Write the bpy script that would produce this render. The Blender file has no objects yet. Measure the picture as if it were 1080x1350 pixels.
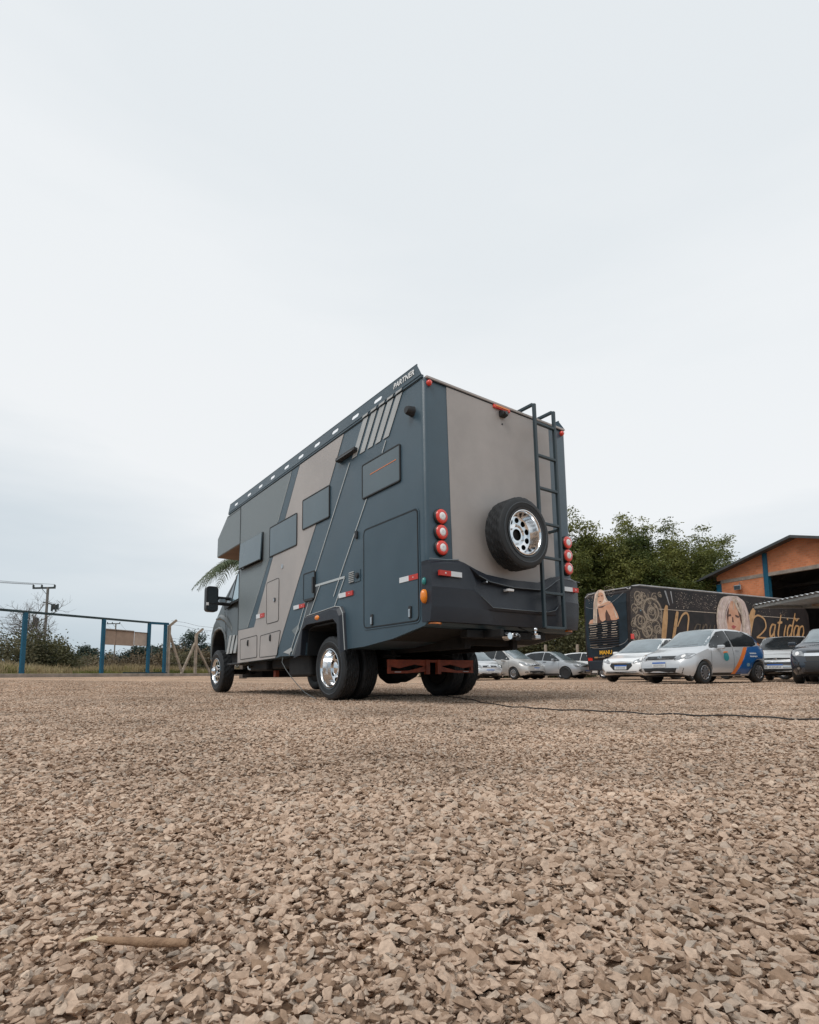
import bpy, bmesh, math, random
import numpy as np
from mathutils import Vector, Matrix, Quaternion
from mathutils.bvhtree import BVHTree
from mathutils.geometry import tessellate_polygon
random.seed(7); rng = np.random.default_rng(11)
scene = bpy.context.scene
COL = scene.collection
PI = math.pi

# ------------------------------------------------------------------ camera
cam_d = bpy.data.cameras.new('camera'); cam = bpy.data.objects.new('camera', cam_d); COL.objects.link(cam)
RX = Vector((0.80483, -0.59345, -0.00766)); UP = Vector((-0.06082, -0.0953, 0.99359)); FW = Vector((0.59038, 0.79921, 0.11279))
FW.normalize(); RX = (RX - FW * RX.dot(FW)).normalized(); UP = RX.cross(FW)
m = Matrix.Identity(4)
for i in range(3):
    m[i][0] = RX[i]; m[i][1] = UP[i]; m[i][2] = -FW[i]
m[2][3] = 0.31
cam.matrix_world = m
cam_d.sensor_fit = 'VERTICAL'; cam_d.sensor_height = 24.0; cam_d.lens = 24.0 * 738 / 1350
cam_d.shift_y = 130 / 1350
cam_d.clip_start = 0.02; cam_d.clip_end = 6000
scene.camera = cam

# ------------------------------------------------------------------ sky, sun, exposure
SUN_EL, SUN_AZ = math.radians(52), math.radians(250)      # azimuth measured from +y towards +x
world = bpy.data.worlds.new('World'); scene.world = world; world.use_nodes = True
nt = world.node_tree; nt.nodes.clear()
def N(t, **k):
    n = nt.nodes.new(t)
    for a, b in k.items(): setattr(n, a, b)
    return n
def L(a, b): nt.links.new(a, b)
out = N('ShaderNodeOutputWorld'); bgd = N('ShaderNodeBackground'); L(bgd.outputs[0], out.inputs[0])
sky = N('ShaderNodeTexSky', sky_type='NISHITA'); sky.sun_disc = False; sky.sun_elevation = SUN_EL; sky.sun_rotation = SUN_AZ
tc = N('ShaderNodeTexCoord'); sep = N('ShaderNodeSeparateXYZ'); L(tc.outputs['Generated'], sep.inputs[0])
nz = N('ShaderNodeTexNoise'); nz.inputs['Scale'].default_value = 1.3; nz.inputs['Detail'].default_value = 6; nz.inputs['Roughness'].default_value = .52
mp = N('ShaderNodeMapping'); mp.inputs['Scale'].default_value = (1, 1, 4.5); L(tc.outputs['Generated'], mp.inputs[0]); L(mp.outputs[0], nz.inputs['Vector'])
# brightness of the cloud deck grows from the horizon up, a little more towards the bright side of the sky
dotn = N('ShaderNodeVectorMath', operation='DOT_PRODUCT'); L(tc.outputs['Generated'], dotn.inputs[0]); dotn.inputs[1].default_value = (0.92, 0.38, 0.0)
ma = N('ShaderNodeMath', operation='MULTIPLY_ADD'); L(dotn.outputs['Value'], ma.inputs[0]); ma.inputs[1].default_value = .23; L(sep.outputs['Z'], ma.inputs[2])
mb = N('ShaderNodeMath', operation='MULTIPLY_ADD'); L(nz.outputs['Fac'], mb.inputs[0]); mb.inputs[1].default_value = .36; L(ma.outputs[0], mb.inputs[2])
ramp = N('ShaderNodeValToRGB'); L(mb.outputs[0], ramp.inputs[0])
cr = ramp.color_ramp
cr.elements[0].position = 0.15; cr.elements[0].color = (.43, .53, .615, 1)
cr.elements[1].position = 1.0; cr.elements[1].color = (.82, .863, .892, 1)
e = cr.elements.new(.34); e.color = (.52, .61, .68, 1)
e = cr.elements.new(.48); e.color = (.69, .755, .80, 1)
e = cr.elements.new(.63); e.color = (.91, .932, .948, 1)
e = cr.elements.new(.88); e.color = (.89, .92, .94, 1)
nsk = N('ShaderNodeMixRGB', blend_type='MULTIPLY'); nsk.inputs[0].default_value = 1; L(sky.outputs[0], nsk.inputs[1]); nsk.inputs[2].default_value = (.1, .1, .1, 1)
mixs = N('ShaderNodeMixRGB'); mixs.inputs[0].default_value = .95; L(nsk.outputs[0], mixs.inputs[1]); L(ramp.outputs[0], mixs.inputs[2])
L(mixs.outputs[0], bgd.inputs[0]); bgd.inputs[1].default_value = 1.0
sun_d = bpy.data.lights.new('sun', 'SUN'); sun_d.energy = 1.5; sun_d.angle = math.radians(28); sun_d.color = (1, .965, .92)
sun = bpy.data.objects.new('sun', sun_d); COL.objects.link(sun)
sv = Vector((math.sin(SUN_AZ) * math.cos(SUN_EL), math.cos(SUN_AZ) * math.cos(SUN_EL), math.sin(SUN_EL)))
sun.rotation_euler = (-sv).to_track_quat('-Z', 'Y').to_euler()
vs = scene.view_settings; vs.view_transform = 'Standard'; vs.look = 'None'; vs.exposure = 0.0; vs.gamma = 1.0; vs.use_curve_mapping = False

# ------------------------------------------------------------------ helpers
def link(o, parent=None):
    COL.objects.link(o)
    if parent is not None: o.parent = parent
    return o
def tag(o, label=None, cat=None, group=None, kind=None):
    if label: o['label'] = label
    if cat: o['category'] = cat
    if group: o['group'] = group
    if kind: o['kind'] = kind
    return o
def empty(name, loc=(0, 0, 0), rz=0.0, label=None, cat=None, group=None):
    o = bpy.data.objects.new(name, None); o.location = loc; o.rotation_euler = (0, 0, rz); o.empty_display_size = .3
    COL.objects.link(o); return tag(o, label, cat, group)
def copy_tree(o, parent=None):
    c = o.copy(); COL.objects.link(c)
    if parent is not None: c.parent = parent
    for ch in list(o.children): copy_tree(ch, c)
    return c

class MB:
    def __init__(s): s.v = []; s.f = []
    def add(s, vs_, fs):
        k = len(s.v); s.v.extend([tuple(p) for p in vs_]); s.f.extend([tuple(i + k for i in f) for f in fs]); return s
    def box(s, a, b):
        x0, y0, z0 = a; x1, y1, z1 = b
        return s.add([(x0,y0,z0),(x1,y0,z0),(x1,y1,z0),(x0,y1,z0),(x0,y0,z1),(x1,y0,z1),(x1,y1,z1),(x0,y1,z1)],
              [(0,3,2,1),(4,5,6,7),(0,1,5,4),(1,2,6,5),(2,3,7,6),(3,0,4,7)])
    def obox(s, c, ax, ay, az):
        """box from centre and three half vectors"""
        c, ax, ay, az = Vector(c), Vector(ax), Vector(ay), Vector(az); p = []
        for k in (-1, 1):
            for (i, j) in ((-1,-1),(1,-1),(1,1),(-1,1)): p.append(c + ax*i + ay*j + az*k)
        return s.add(p, [(0,3,2,1),(4,5,6,7),(0,1,5,4),(1,2,6,5),(2,3,7,6),(3,0,4,7)])
    def bar(s, a, b, w, h, up=(0, 0, 1)):
        a, b = Vector(a), Vector(b); d = b - a; n = d.normalized(); u = Vector(up)
        if abs(n.dot(u)) > .98: u = Vector((1, 0, 0))
        x = n.cross(u).normalized(); z = x.cross(n)
        return s.obox((a + b) / 2, d / 2, x * w / 2, z * h / 2)
    def prism(s, poly, axis, a, b):
        """extrude a 2-D polygon; axis 'x': poly is (y,z); 'y': (x,z); 'z': (x,y)"""
        def P(u, v, t): return (t, u, v) if axis == 'x' else (u, t, v) if axis == 'y' else (u, v, t)
        n = len(poly); vs_ = [P(u, v, a) for u, v in poly] + [P(u, v, b) for u, v in poly]
        tr = tessellate_polygon([[Vector((u, v, 0)) for u, v in poly]])
        fs = [tuple(t) for t in tr] + [tuple(i + n for i in reversed(t)) for t in tr]
        fs += [(i, (i + 1) % n, (i + 1) % n + n, i + n) for i in range(n)]
        return s.add(vs_, fs)
    def tube(s, pts, r, n=8, cap=True):
        pts = [Vector(p) for p in pts]; k = len(s.v); m_ = len(pts)
        rr = r if hasattr(r, '__len__') else [r] * m_
        up = Vector((0, 0, 1)); prev = None
        for i, p in enumerate(pts):
            d = (pts[min(i + 1, m_ - 1)] - pts[max(i - 1, 0)]).normalized()
            if prev is None:
                x = d.cross(up)
                if x.length < .05: x = d.cross(Vector((1, 0, 0)))
            else: x = prev - d * prev.dot(d)
            x.normalize(); prev = x; y = d.cross(x)
            for j in range(n):
                t = 2 * PI * j / n; s.v.append(tuple(p + (x * math.cos(t) + y * math.sin(t)) * rr[i]))
        for i in range(m_ - 1):
            for j in range(n):
                a = k + i * n + j; b = k + i * n + (j + 1) % n; s.f.append((a, b, b + n, a + n))
        if cap: s.f.append(tuple(k + j for j in reversed(range(n)))); s.f.append(tuple(k + (m_ - 1) * n + j for j in range(n)))
        return s
    def lathe(s, prof, c=(0, 0, 0), axis='x', n=32, close=False):
        """prof: list of (t along axis, radius)"""
        k = len(s.v); c = Vector(c)
        for t, r in prof:
            for j in range(n):
                a = 2 * PI * j / n; u, w = r * math.cos(a), r * math.sin(a)
                s.v.append(tuple(c + (Vector((t, u, w)) if axis == 'x' else Vector((u, t, w)) if axis == 'y' else Vector((u, w, t)))))
        m_ = len(prof)
        for i in range(m_ - 1 + (1 if close else 0)):
            for j in range(n):
                a = i * n + j; b = i * n + (j + 1) % n; a2 = ((i + 1) % m_) * n + j; b2 = ((i + 1) % m_) * n + (j + 1) % n
                s.f.append((k + a, k + b, k + b2, k + a2))
        return s
    def disc(s, c, r, axis='x', n=24, sign=1):
        c = Vector(c); k = len(s.v)
        for j in range(n):
            a = 2 * PI * j / n; u, w = r * math.cos(a), r * math.sin(a)
            s.v.append(tuple(c + (Vector((0, u, w)) if axis == 'x' else Vector((u, 0, w)) if axis == 'y' else Vector((u, w, 0)))))
        s.f.append(tuple(k + j for j in range(n))); return s
    def mesh(s, name, smooth=None):
        me = bpy.data.meshes.new(name); me.from_pydata(s.v, [], s.f); me.validate()
        bm = bmesh.new(); bm.from_mesh(me); bmesh.ops.recalc_face_normals(bm, faces=bm.faces); bm.to_mesh(me); bm.free()
        if smooth is not None:
            me.polygons.foreach_set('use_smooth', [True] * len(me.polygons)); me.set_sharp_from_angle(angle=math.radians(smooth))
        return me
    def build(s, name, mat, parent=None, smooth=None, bevel=0, seg=2, loc=None):
        me = s.mesh(name, smooth); me.materials.append(mat)
        o = bpy.data.objects.new(name, me)
        if loc is not None: o.location = loc
        if bevel:
            b = o.modifiers.new('bevel', 'BEVEL'); b.width = bevel; b.segments = seg; b.limit_method = 'ANGLE'; b.angle_limit = math.radians(35)
        return link(o, parent)
def obj(name, me, mat, parent=None):
    if mat and not me.materials: me.materials.append(mat)
    return link(bpy.data.objects.new(name, me), parent)
def rpoly(pts, r, seg=4):
    """round the corners of a polygon"""
    out_ = []; n = len(pts)
    for i in range(n):
        p = Vector(pts[i]).to_2d(); a = Vector(pts[i - 1]).to_2d(); b = Vector(pts[(i + 1) % n]).to_2d()
        ra = min(r, (a - p).length * .45, (b - p).length * .45); s_ = p + (a - p).normalized() * ra; e_ = p + (b - p).normalized() * ra
        for k in range(seg + 1):
            t = k / seg; out_.append(tuple(s_ * (1 - t) ** 2 + p * 2 * t * (1 - t) + e_ * t * t))
    return out_
def rrect(u0, v0, u1, v1, r, seg=4): return rpoly([(u0, v0), (u1, v0), (u1, v1), (u0, v1)], r, seg)
def offpoly(pts, d):
    """offset a polygon inwards (d > 0) for a roughly convex outline"""
    n = len(pts); P = [Vector(p) for p in pts]; area = sum(P[i].x * P[(i + 1) % n].y - P[(i + 1) % n].x * P[i].y for i in range(n))
    s_ = 1 if area > 0 else -1; o_ = []
    for i in range(n):
        a = (P[i] - P[i - 1]); b = (P[(i + 1) % n] - P[i])
        if a.length < 1e-7: a = b
        if b.length < 1e-7: b = a
        na = Vector((-a.y, a.x)).normalized() * s_; nb = Vector((-b.y, b.x)).normalized() * s_
        k = (na + nb); k = k.normalized() if k.length > 1e-6 else na
        o_.append(tuple(P[i] + k * d / max(.4, k.dot(na))))
    return o_
def ring(mbb, outer, inner, axis, a, b):
    """frame between two outlines of equal count, extruded a..b"""
    def P(u, v, t): return (t, u, v) if axis == 'x' else (u, t, v) if axis == 'y' else (u, v, t)
    n = len(outer); vs_ = [P(u, v, a) for u, v in outer] + [P(u, v, a) for u, v in inner] + [P(u, v, b) for u, v in outer] + [P(u, v, b) for u, v in inner]
    fs = []
    for i in range(n):
        j = (i + 1) % n
        fs += [(i, j, j + n, i + n), (2*n + i, 3*n + i, 3*n + j, 2*n + j), (i, 2*n + i, 2*n + j, j), (n + i, n + j, 3*n + j, 3*n + i)]
    return mbb.add(vs_, fs)
def text_mesh(body, size, extrude=.002, bold=False, shear=0, space=1.0):
    cu = bpy.data.curves.new('lettering', 'FONT'); cu.body = body; cu.size = size; cu.extrude = extrude; cu.shear = shear; cu.space_character = space
    cu.align_x = 'CENTER'; cu.align_y = 'CENTER'; cu.resolution_u = 3
    if bold: cu.offset = size * .022
    o = bpy.data.objects.new('lettering', cu); COL.objects.link(o)
    dg = bpy.context.evaluated_depsgraph_get(); dg.update()
    me = bpy.data.meshes.new_from_object(o.evaluated_get(dg)); bpy.data.objects.remove(o); me.name = 'lettering'; return me
def place_text(me, mat, parent, origin, xdir, ydir, name='lettering'):
    x = Vector(xdir).normalized(); y = Vector(ydir).normalized(); z = x.cross(y)
    M_ = Matrix.Identity(4)
    for i in range(3): M_[i][0] = x[i]; M_[i][1] = y[i]; M_[i][2] = z[i]; M_[i][3] = origin[i]
    me.transform(M_); me.materials.clear(); me.materials.append(mat); return obj(name, me, None, parent)

# ------------------------------------------------------------------ materials
def mat(name, col, rough=.5, metal=0, spec=.5, var=0, vscale=5, bump=0, bscale=60, coat=0, col2=None, dirt=0, alpha=None, emit=None, coatr=.08, rvar=0, detail=6, wavy=0):
    m_ = bpy.data.materials.new(name); m_.use_nodes = True; t = m_.node_tree; b = t.nodes['Principled BSDF']
    b.inputs['Base Color'].default_value = (*col, 1); b.inputs['Roughness'].default_value = rough; b.inputs['Metallic'].default_value = metal
    b.inputs['Specular IOR Level'].default_value = spec; b.inputs['Coat Weight'].default_value = coat; b.inputs['Coat Roughness'].default_value = coatr
    tcn = None
    def coords():
        nonlocal tcn
        if tcn is None: tcn = t.nodes.new('ShaderNodeTexCoord')
        return tcn.outputs['Object']
    if var or col2:
        n = t.nodes.new('ShaderNodeTexNoise'); n.inputs['Scale'].default_value = vscale; n.inputs['Detail'].default_value = detail; n.inputs['Roughness'].default_value = .62
        t.links.new(coords(), n.inputs['Vector'])
        r = t.nodes.new('ShaderNodeMapRange'); r.inputs['From Min'].default_value = .35; r.inputs['From Max'].default_value = .65
        t.links.new(n.outputs['Fac'], r.inputs['Value'])
        mx = t.nodes.new('ShaderNodeMixRGB'); t.links.new(r.outputs[0], mx.inputs[0])
        c2 = col2 if col2 else tuple(c * (1 + var) for c in col); c1 = col if col2 else tuple(c * (1 - var) for c in col)
        mx.inputs[1].default_value = (*c1, 1); mx.inputs[2].default_value = (*c2, 1); t.links.new(mx.outputs[0], b.inputs['Base Color'])
        if rvar:
            r2 = t.nodes.new('ShaderNodeMapRange'); r2.inputs['From Min'].default_value = .3; r2.inputs['From Max'].default_value = .7
            r2.inputs['To Min'].default_value = max(.02, rough - rvar); r2.inputs['To Max'].default_value = rough + rvar
            t.links.new(n.outputs['Fac'], r2.inputs['Value']); t.links.new(r2.outputs[0], b.inputs['Roughness'])
    if bump:
        n = t.nodes.new('ShaderNodeTexNoise'); n.inputs['Scale'].default_value = bscale; n.inputs['Detail'].default_value = 4
        t.links.new(coords(), n.inputs['Vector']); bp = t.nodes.new('ShaderNodeBump'); bp.inputs['Strength'].default_value = bump; bp.inputs['Distance'].default_value = .01
        t.links.new(n.outputs['Fac'], bp.inputs['Height']); t.links.new(bp.outputs[0], b.inputs['Normal'])
        if wavy:      # slight waviness of large sheet panels
            n3 = t.nodes.new('ShaderNodeTexNoise'); n3.inputs['Scale'].default_value = 1.6; n3.inputs['Detail'].default_value = 1; t.links.new(coords(), n3.inputs['Vector']); b3 = t.nodes.new('ShaderNodeBump'); b3.inputs['Strength'].default_value = wavy; b3.inputs['Distance'].default_value = .05; t.links.new(n3.outputs['Fac'], b3.inputs['Height']); t.links.new(b3.outputs[0], bp.inputs['Normal'])
    if emit: b.inputs['Emission Color'].default_value = (*emit[:3], 1); b.inputs['Emission Strength'].default_value = emit[3]
    return m_
MT = dict(
    slate=mat('slate_textured_paint', (.042, .075, .099), .34, var=.09, vscale=1.4, bump=.16, bscale=260, rvar=.05, spec=.5, wavy=.25),
    slate_low=mat('dark_bumper_paint', (.013, .018, .027), .42, var=.10, vscale=2.5, bump=.2, bscale=240, rvar=.07),
    front_grey=mat('front_grey_paint', (.165, .195, .205), .40, var=.06, vscale=1.4, bump=.22, bscale=260, rvar=.05),
    beige=mat('warm_grey_paint', (.385, .358, .340), .42, var=.09, vscale=1.6, bump=.2, bscale=260, rvar=.06),
    stripe=mat('light_grey_stripe', (.42, .44, .44), .5, var=.05, vscale=6),
    cab=mat('cab_paint', (.080, .094, .096), .34, var=.08, vscale=2, coat=.2),
    ladder=mat('dark_ladder_paint', (.026, .045, .055), .4, bump=.1, bscale=200),
    line=mat('pinstripe_film', (.46, .50, .51), .45),
    rubber=mat('seal_rubber', (.014, .016, .018), .55),
    blackp=mat('black_plastic', (.018, .019, .021), .5, bump=.1, bscale=300),
    glass=mat('tinted_window_acrylic', (.075, .110, .130), .12, spec=.5, coat=.3, var=.07, vscale=2, coatr=.12),
    glass_dark=mat('dark_window_glass', (.018, .024, .028), .07, spec=.6, coat=.3),
    tyre=mat('tyre_rubber', (.015, .017, .019), .60, var=.35, vscale=9, bump=.25, bscale=120, rvar=.1),
    tyre_side=mat('tyre_side_rubber', (.040, .050, .058), .45, var=.15, vscale=12),
    chrome=mat('polished_aluminium', (.86, .87, .88), .13, metal=1, var=.04, vscale=10, bump=.03, bscale=40),
    steel=mat('brushed_steel', (.55, .56, .57), .32, metal=1, var=.1, vscale=20),
    dark_steel=mat('chassis_steel', (.007, .007, .0075), .75, var=.5, vscale=8, bump=.3, bscale=50),
    underrun=mat('red_oxide_beam', (.40, .085, .040), .62, var=.3, vscale=9, col2=(.24, .055, .03)),
    red=mat('red_lens', (.74, .045, .025), .18, coat=.7, bump=.05, bscale=300),
    white_lens=mat('clear_lens', (.85, .84, .83), .15, coat=.8),
    amber=mat('amber_lens', (.85, .24, .012), .2, coat=.7),
    teal=mat('teal_lens', (.02, .22, .21), .2, coat=.6),
    refl_red=mat('red_reflective_tape', (.52, .035, .022), .35), refl_white=mat('white_reflective_tape', (.66, .69, .71), .35),
    white=mat('white_lettering', (.80, .82, .82), .45),
    ply=mat('overcab_underside', (.20, .125, .08), .7, var=.12, vscale=4),
    aqua=mat('blue_side_glass', (.25, .38, .45), .12, spec=.8, coat=.6),
    cable=mat('black_cable_rubber', (.012, .012, .013), .6),
    hose=mat('hose_grey', (.10, .11, .11), .5),
    orange=mat('painted_orange_reflection', (.62, .20, .08), .5),
)
# ------------------------------------------------------------------ terrain
GA = Vector((.8, 25.1)); GD = Vector((.848, .531)).normalized(); GN = Vector((-.531, .848)).normalized()   # sliding gate line
RT = Vector((.80483, -.59345)).normalized(); FH = Vector((.59345, .80483)).normalized()                     # right / forward on the ground
def spot(px, depth):
    """ground point from a bearing (pixel column of the 1080 px wide photo) and a distance ahead of the viewpoint"""
    t = (px - 540) / 738; p = FH * depth + RT * (t * depth); return p.x, p.y
GAo = GA.dot(GN)
def smooth(t): t = np.clip(t, 0, 1); return t * t * (3 - 2 * t)
def noise2(x, y, seed=0):
    """cheap smooth value noise, vectorised"""
    x = np.asarray(x, float); y = np.asarray(y, float); xi = np.floor(x).astype(np.int64); yi = np.floor(y).astype(np.int64); fx = x - xi; fy = y - yi
    def h(a, b):
        n = (a * 374761393 + b * 668265263 + seed * 974711) & 0xffffffff; n = ((n ^ (n >> 13)) * 1274126177) & 0xffffffff
        return ((n ^ (n >> 16)) & 0xffff) / 65535.0
    fx = fx * fx * (3 - 2 * fx); fy = fy * fy * (3 - 2 * fy)
    return (h(xi, yi) * (1 - fx) + h(xi + 1, yi) * fx) * (1 - fy) + (h(xi, yi + 1) * (1 - fx) + h(xi + 1, yi + 1) * fx) * fy
def gz(x, y):
    x = np.asarray(x, float); y = np.asarray(y, float)
    dl = GAo - (x * GN.x + y * GN.y)
    return .31 * smooth(1 - dl / 12.5)
def micro(x, y):
    r = np.hypot(x, y); a = 1 / (1 + (r / 3.2) ** 2)
    und = (noise2(x * 2.1, y * 2.1, 1) - .5) * .030 + (noise2(x * 5.5, y * 5.5, 2) - .5) * .020
    rut = (noise2(x * .55, y * .55, 5) - .5) * .035
    return (und + rut) * (.35 + .65 * a) * np.clip((9 - r) / 4 + .15, .15, 1) - .012
def zat(x, y): return float(gz(x, y))

def gravel_mat():
    m_ = bpy.data.materials.new('gravel_bed'); m_.use_nodes = True; t = m_.node_tree; b = t.nodes['Principled BSDF']; b.inputs['Roughness'].default_value = .92; b.inputs['Specular IOR Level'].default_value = .15
    tcn = t.nodes.new('ShaderNodeTexCoord')
    def nn(ty, **k):
        n = t.nodes.new(ty)
        for a, v in k.items(): setattr(n, a, v)
        return n
    lk = t.links.new
    vo = nn('ShaderNodeTexVoronoi'); vo.inputs['Scale'].default_value = 42; lk(tcn.outputs['Object'], vo.inputs['Vector'])
    sepc = nn('ShaderNodeSeparateColor'); lk(vo.outputs['Color'], sepc.inputs[0])
    rp = nn('ShaderNodeValToRGB'); lk(sepc.outputs[0], rp.inputs[0]); c = rp.color_ramp
    c.elements[0].color = (.32, .205, .14, 1); c.elements[1].color = (.73, .52, .37, 1); e_ = c.elements.new(.3); e_.color = (.50, .34, .232, 1); e_ = c.elements.new(.7); e_.color = (.61, .42, .295, 1)
    n1 = nn('ShaderNodeTexNoise'); n1.inputs['Scale'].default_value = .55; n1.inputs['Detail'].default_value = 7; n1.inputs['Roughness'].default_value = .65; lk(tcn.outputs['Object'], n1.inputs['Vector'])
    mr = nn('ShaderNodeMapRange'); mr.inputs['From Min'].default_value = .32; mr.inputs['From Max'].default_value = .68; mr.inputs['To Min'].default_value = .70; mr.inputs['To Max'].default_value = 1.16; lk(n1.outputs['Fac'], mr.inputs[0])
    mu = nn('ShaderNodeVectorMath', operation='SCALE'); lk(rp.outputs[0], mu.inputs[0]); lk(mr.outputs[0], mu.inputs['Scale'])
    dk = nn('ShaderNodeMapRange'); lk(vo.outputs['Distance'], dk.inputs[0]); dk.inputs['From Min'].default_value = .45; dk.inputs['From Max'].default_value = .8; dk.inputs['To Min'].default_value = 1; dk.inputs['To Max'].default_value = .62
    mu2 = nn('ShaderNodeVectorMath', operation='SCALE'); lk(mu.outputs[0], mu2.inputs[0]); lk(dk.outputs[0], mu2.inputs['Scale'])
    lk(mu2.outputs[0], b.inputs['Base Color'])
    bp = nn('ShaderNodeBump'); bp.inputs['Strength'].default_value = .9; bp.inputs['Distance'].default_value = .02; bp.invert = True; lk(vo.outputs['Distance'], bp.inputs['Height']); lk(bp.outputs[0], b.inputs['Normal'])
    return m_
MT['gravel'] = gravel_mat()
def polar_sheet(name, mt, r0, rmaxf, nr, na, zf, a0=0, a1=2 * PI):
    full = abs(a1 - a0 - 2 * PI) < 1e-6
    ang = np.linspace(a0, a1, na, endpoint=not full); R_ = np.array([rmaxf(a) for a in ang])
    k = (np.arange(nr) / (nr - 1))[:, None]; rr = r0 * (R_[None, :] / r0) ** k
    x = rr * np.cos(ang)[None, :]; y = rr * np.sin(ang)[None, :]; z = zf(x, y)
    V = np.stack([x, y, z], -1).reshape(-1, 3); F = []
    cols = na if full else na - 1
    for i in range(nr - 1):
        j = np.arange(cols); j2 = (j + 1) % na
        F.append(np.stack([i * na + j, i * na + j2, (i + 1) * na + j2, (i + 1) * na + j], 1))
    F = np.concatenate(F).tolist()
    V = V.tolist()
    if full: V.append([0, 0, float(zf(np.array(0.), np.array(0.)))]); c = len(V) - 1; F += [[c, (j + 1) % na, j] for j in range(na)]
    me = bpy.data.meshes.new(name); me.from_pydata(V, [], F); me.materials.append(mt); me.polygons.foreach_set('use_smooth', [True] * len(me.polygons))
    bm = bmesh.new(); bm.from_mesh(me); bm.faces.ensure_lookup_table()
    if bm.faces and bm.faces[0].normal.z < 0: bmesh.ops.reverse_faces(bm, faces=bm.faces)
    bm.to_mesh(me); bm.free()
    o = bpy.data.objects.new(name, me); link(o); tag(o, kind='structure'); return o
def yard_r(a):
    d = math.cos(a) * GN.x + math.sin(a) * GN.y
    return min(62.0, GAo / d if d > 1e-3 else 62.0)
polar_sheet('gravel_yard', MT['gravel'], .15, yard_r, 150, 300, lambda x, y: gz(x, y) + micro(x, y))
MT['soil'] = mat('grassy_soil', (.075, .075, .032), .95, col2=(.16, .125, .075), vscale=.35, bump=.6, bscale=6, spec=.1)
def field_z(x, y):
    dl = (np.asarray(x) * GN.x + np.asarray(y) * GN.y) - GAo; d2 = np.hypot(x, y)
    return gz(x, y) - .10 + np.where(dl > 0, .10 + .12 * smooth(dl / 2.0) - .9 * smooth((dl - 8) / 60), 0) + np.where(dl > 3, (noise2(np.asarray(x) * .2, np.asarray(y) * .2, 3) - .5) * .25, 0)
polar_sheet('grass_field', MT['soil'], 8, lambda a: 1800., 90, 240, field_z)

# ------------------------------------------------------------------ loose stones (uncountable: one object)
def stone_mesh(i):
    r_ = random.Random(100 + i); bm = bmesh.new()
    sx, sy, sz = 1, r_.uniform(.55, .9), r_.uniform(.24, .54)
    for _ in range(r_.choice((11, 13, 15, 18))):
        v = Vector((r_.gauss(0, 1), r_.gauss(0, 1), r_.gauss(0, 1))).normalized() * r_.uniform(.86, 1.05); bm.verts.new((v.x * sx, v.y * sy, v.z * sz))
    res = bmesh.ops.convex_hull(bm, input=bm.verts)
    bmesh.ops.delete(bm, geom=[g for g in res['geom_interior'] if isinstance(g, bmesh.types.BMVert)], context='VERTS')
    me = bpy.data.meshes.new('stone'); bm.to_mesh(me); bm.free(); return me
def stone_mat():
    m_ = bpy.data.materials.new('crushed_stone'); m_.use_nodes = True; t = m_.node_tree; b = t.nodes['Principled BSDF']; b.inputs['Roughness'].default_value = .88; b.inputs['Specular IOR Level'].default_value = .2
    lk = t.links.new
    oi = t.nodes.new('ShaderNodeObjectInfo'); rp = t.nodes.new('ShaderNodeValToRGB'); lk(oi.outputs['Random'], rp.inputs[0]); c = rp.color_ramp
    c.elements[0].color = (.29, .190, .125, 1); c.elements[1].color = (.69, .53, .405, 1)
    for p, col in ((.12, (.38, .262, .185)), (.35, (.52, .376, .278)), (.62, (.595, .440, .330)), (.82, (.52, .405, .315)), (.93, (.42, .345, .280))):
        e_ = c.elements.new(p); e_.color = (*col, 1)
    geo = t.nodes.new('ShaderNodeNewGeometry'); n = t.nodes.new('ShaderNodeTexNoise'); n.inputs['Scale'].default_value = 170; n.inputs['Detail'].default_value = 6; lk(geo.outputs['Position'], n.inputs['Vector'])
    mr = t.nodes.new('ShaderNodeMapRange'); mr.inputs['From Min'].default_value = .3; mr.inputs['From Max'].default_value = .7; mr.inputs['To Min'].default_value = .82; mr.inputs['To Max'].default_value = 1.14; lk(n.outputs['Fac'], mr.inputs[0])
    n2 = t.nodes.new('ShaderNodeTexNoise'); n2.inputs['Scale'].default_value = .9; n2.inputs['Detail'].default_value = 5; n2.inputs['Roughness'].default_value = .6; lk(geo.outputs['Position'], n2.inputs['Vector'])
    mr2 = t.nodes.new('ShaderNodeMapRange'); mr2.inputs['From Min'].default_value = .32; mr2.inputs['From Max'].default_value = .66; mr2.inputs['To Min'].default_value = .70; mr2.inputs['To Max'].default_value = 1.10; lk(n2.outputs['Fac'], mr2.inputs[0])
    mm = t.nodes.new('ShaderNodeMath'); mm.operation = 'MULTIPLY'; lk(mr.outputs[0], mm.inputs[0]); lk(mr2.outputs[0], mm.inputs[1])
    s_ = t.nodes.new('ShaderNodeVectorMath'); s_.operation = 'SCALE'; lk(rp.outputs[0], s_.inputs[0]); lk(mm.outputs[0], s_.inputs['Scale']); lk(s_.outputs[0], b.inputs['Base Color'])
    bp = t.nodes.new('ShaderNodeBump'); bp.inputs['Strength'].default_value = .6; bp.inputs['Distance'].default_value = .005; lk(n.outputs['Fac'], bp.inputs['Height']); lk(bp.outputs[0], b.inputs['Normal'])
    return m_
MT['stone'] = stone_mat()
stones_col = bpy.data.collections.new('stone_shapes')          # stone shapes the scatter draws from
for i in range(18):
    me = stone_mesh(i); me.materials.append(MT['stone']); so = bpy.data.objects.new('stone', me); stones_col.objects.link(so)
P_, S_ = [], []
A0 = math.atan2(FH.y, FH.x)
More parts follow.
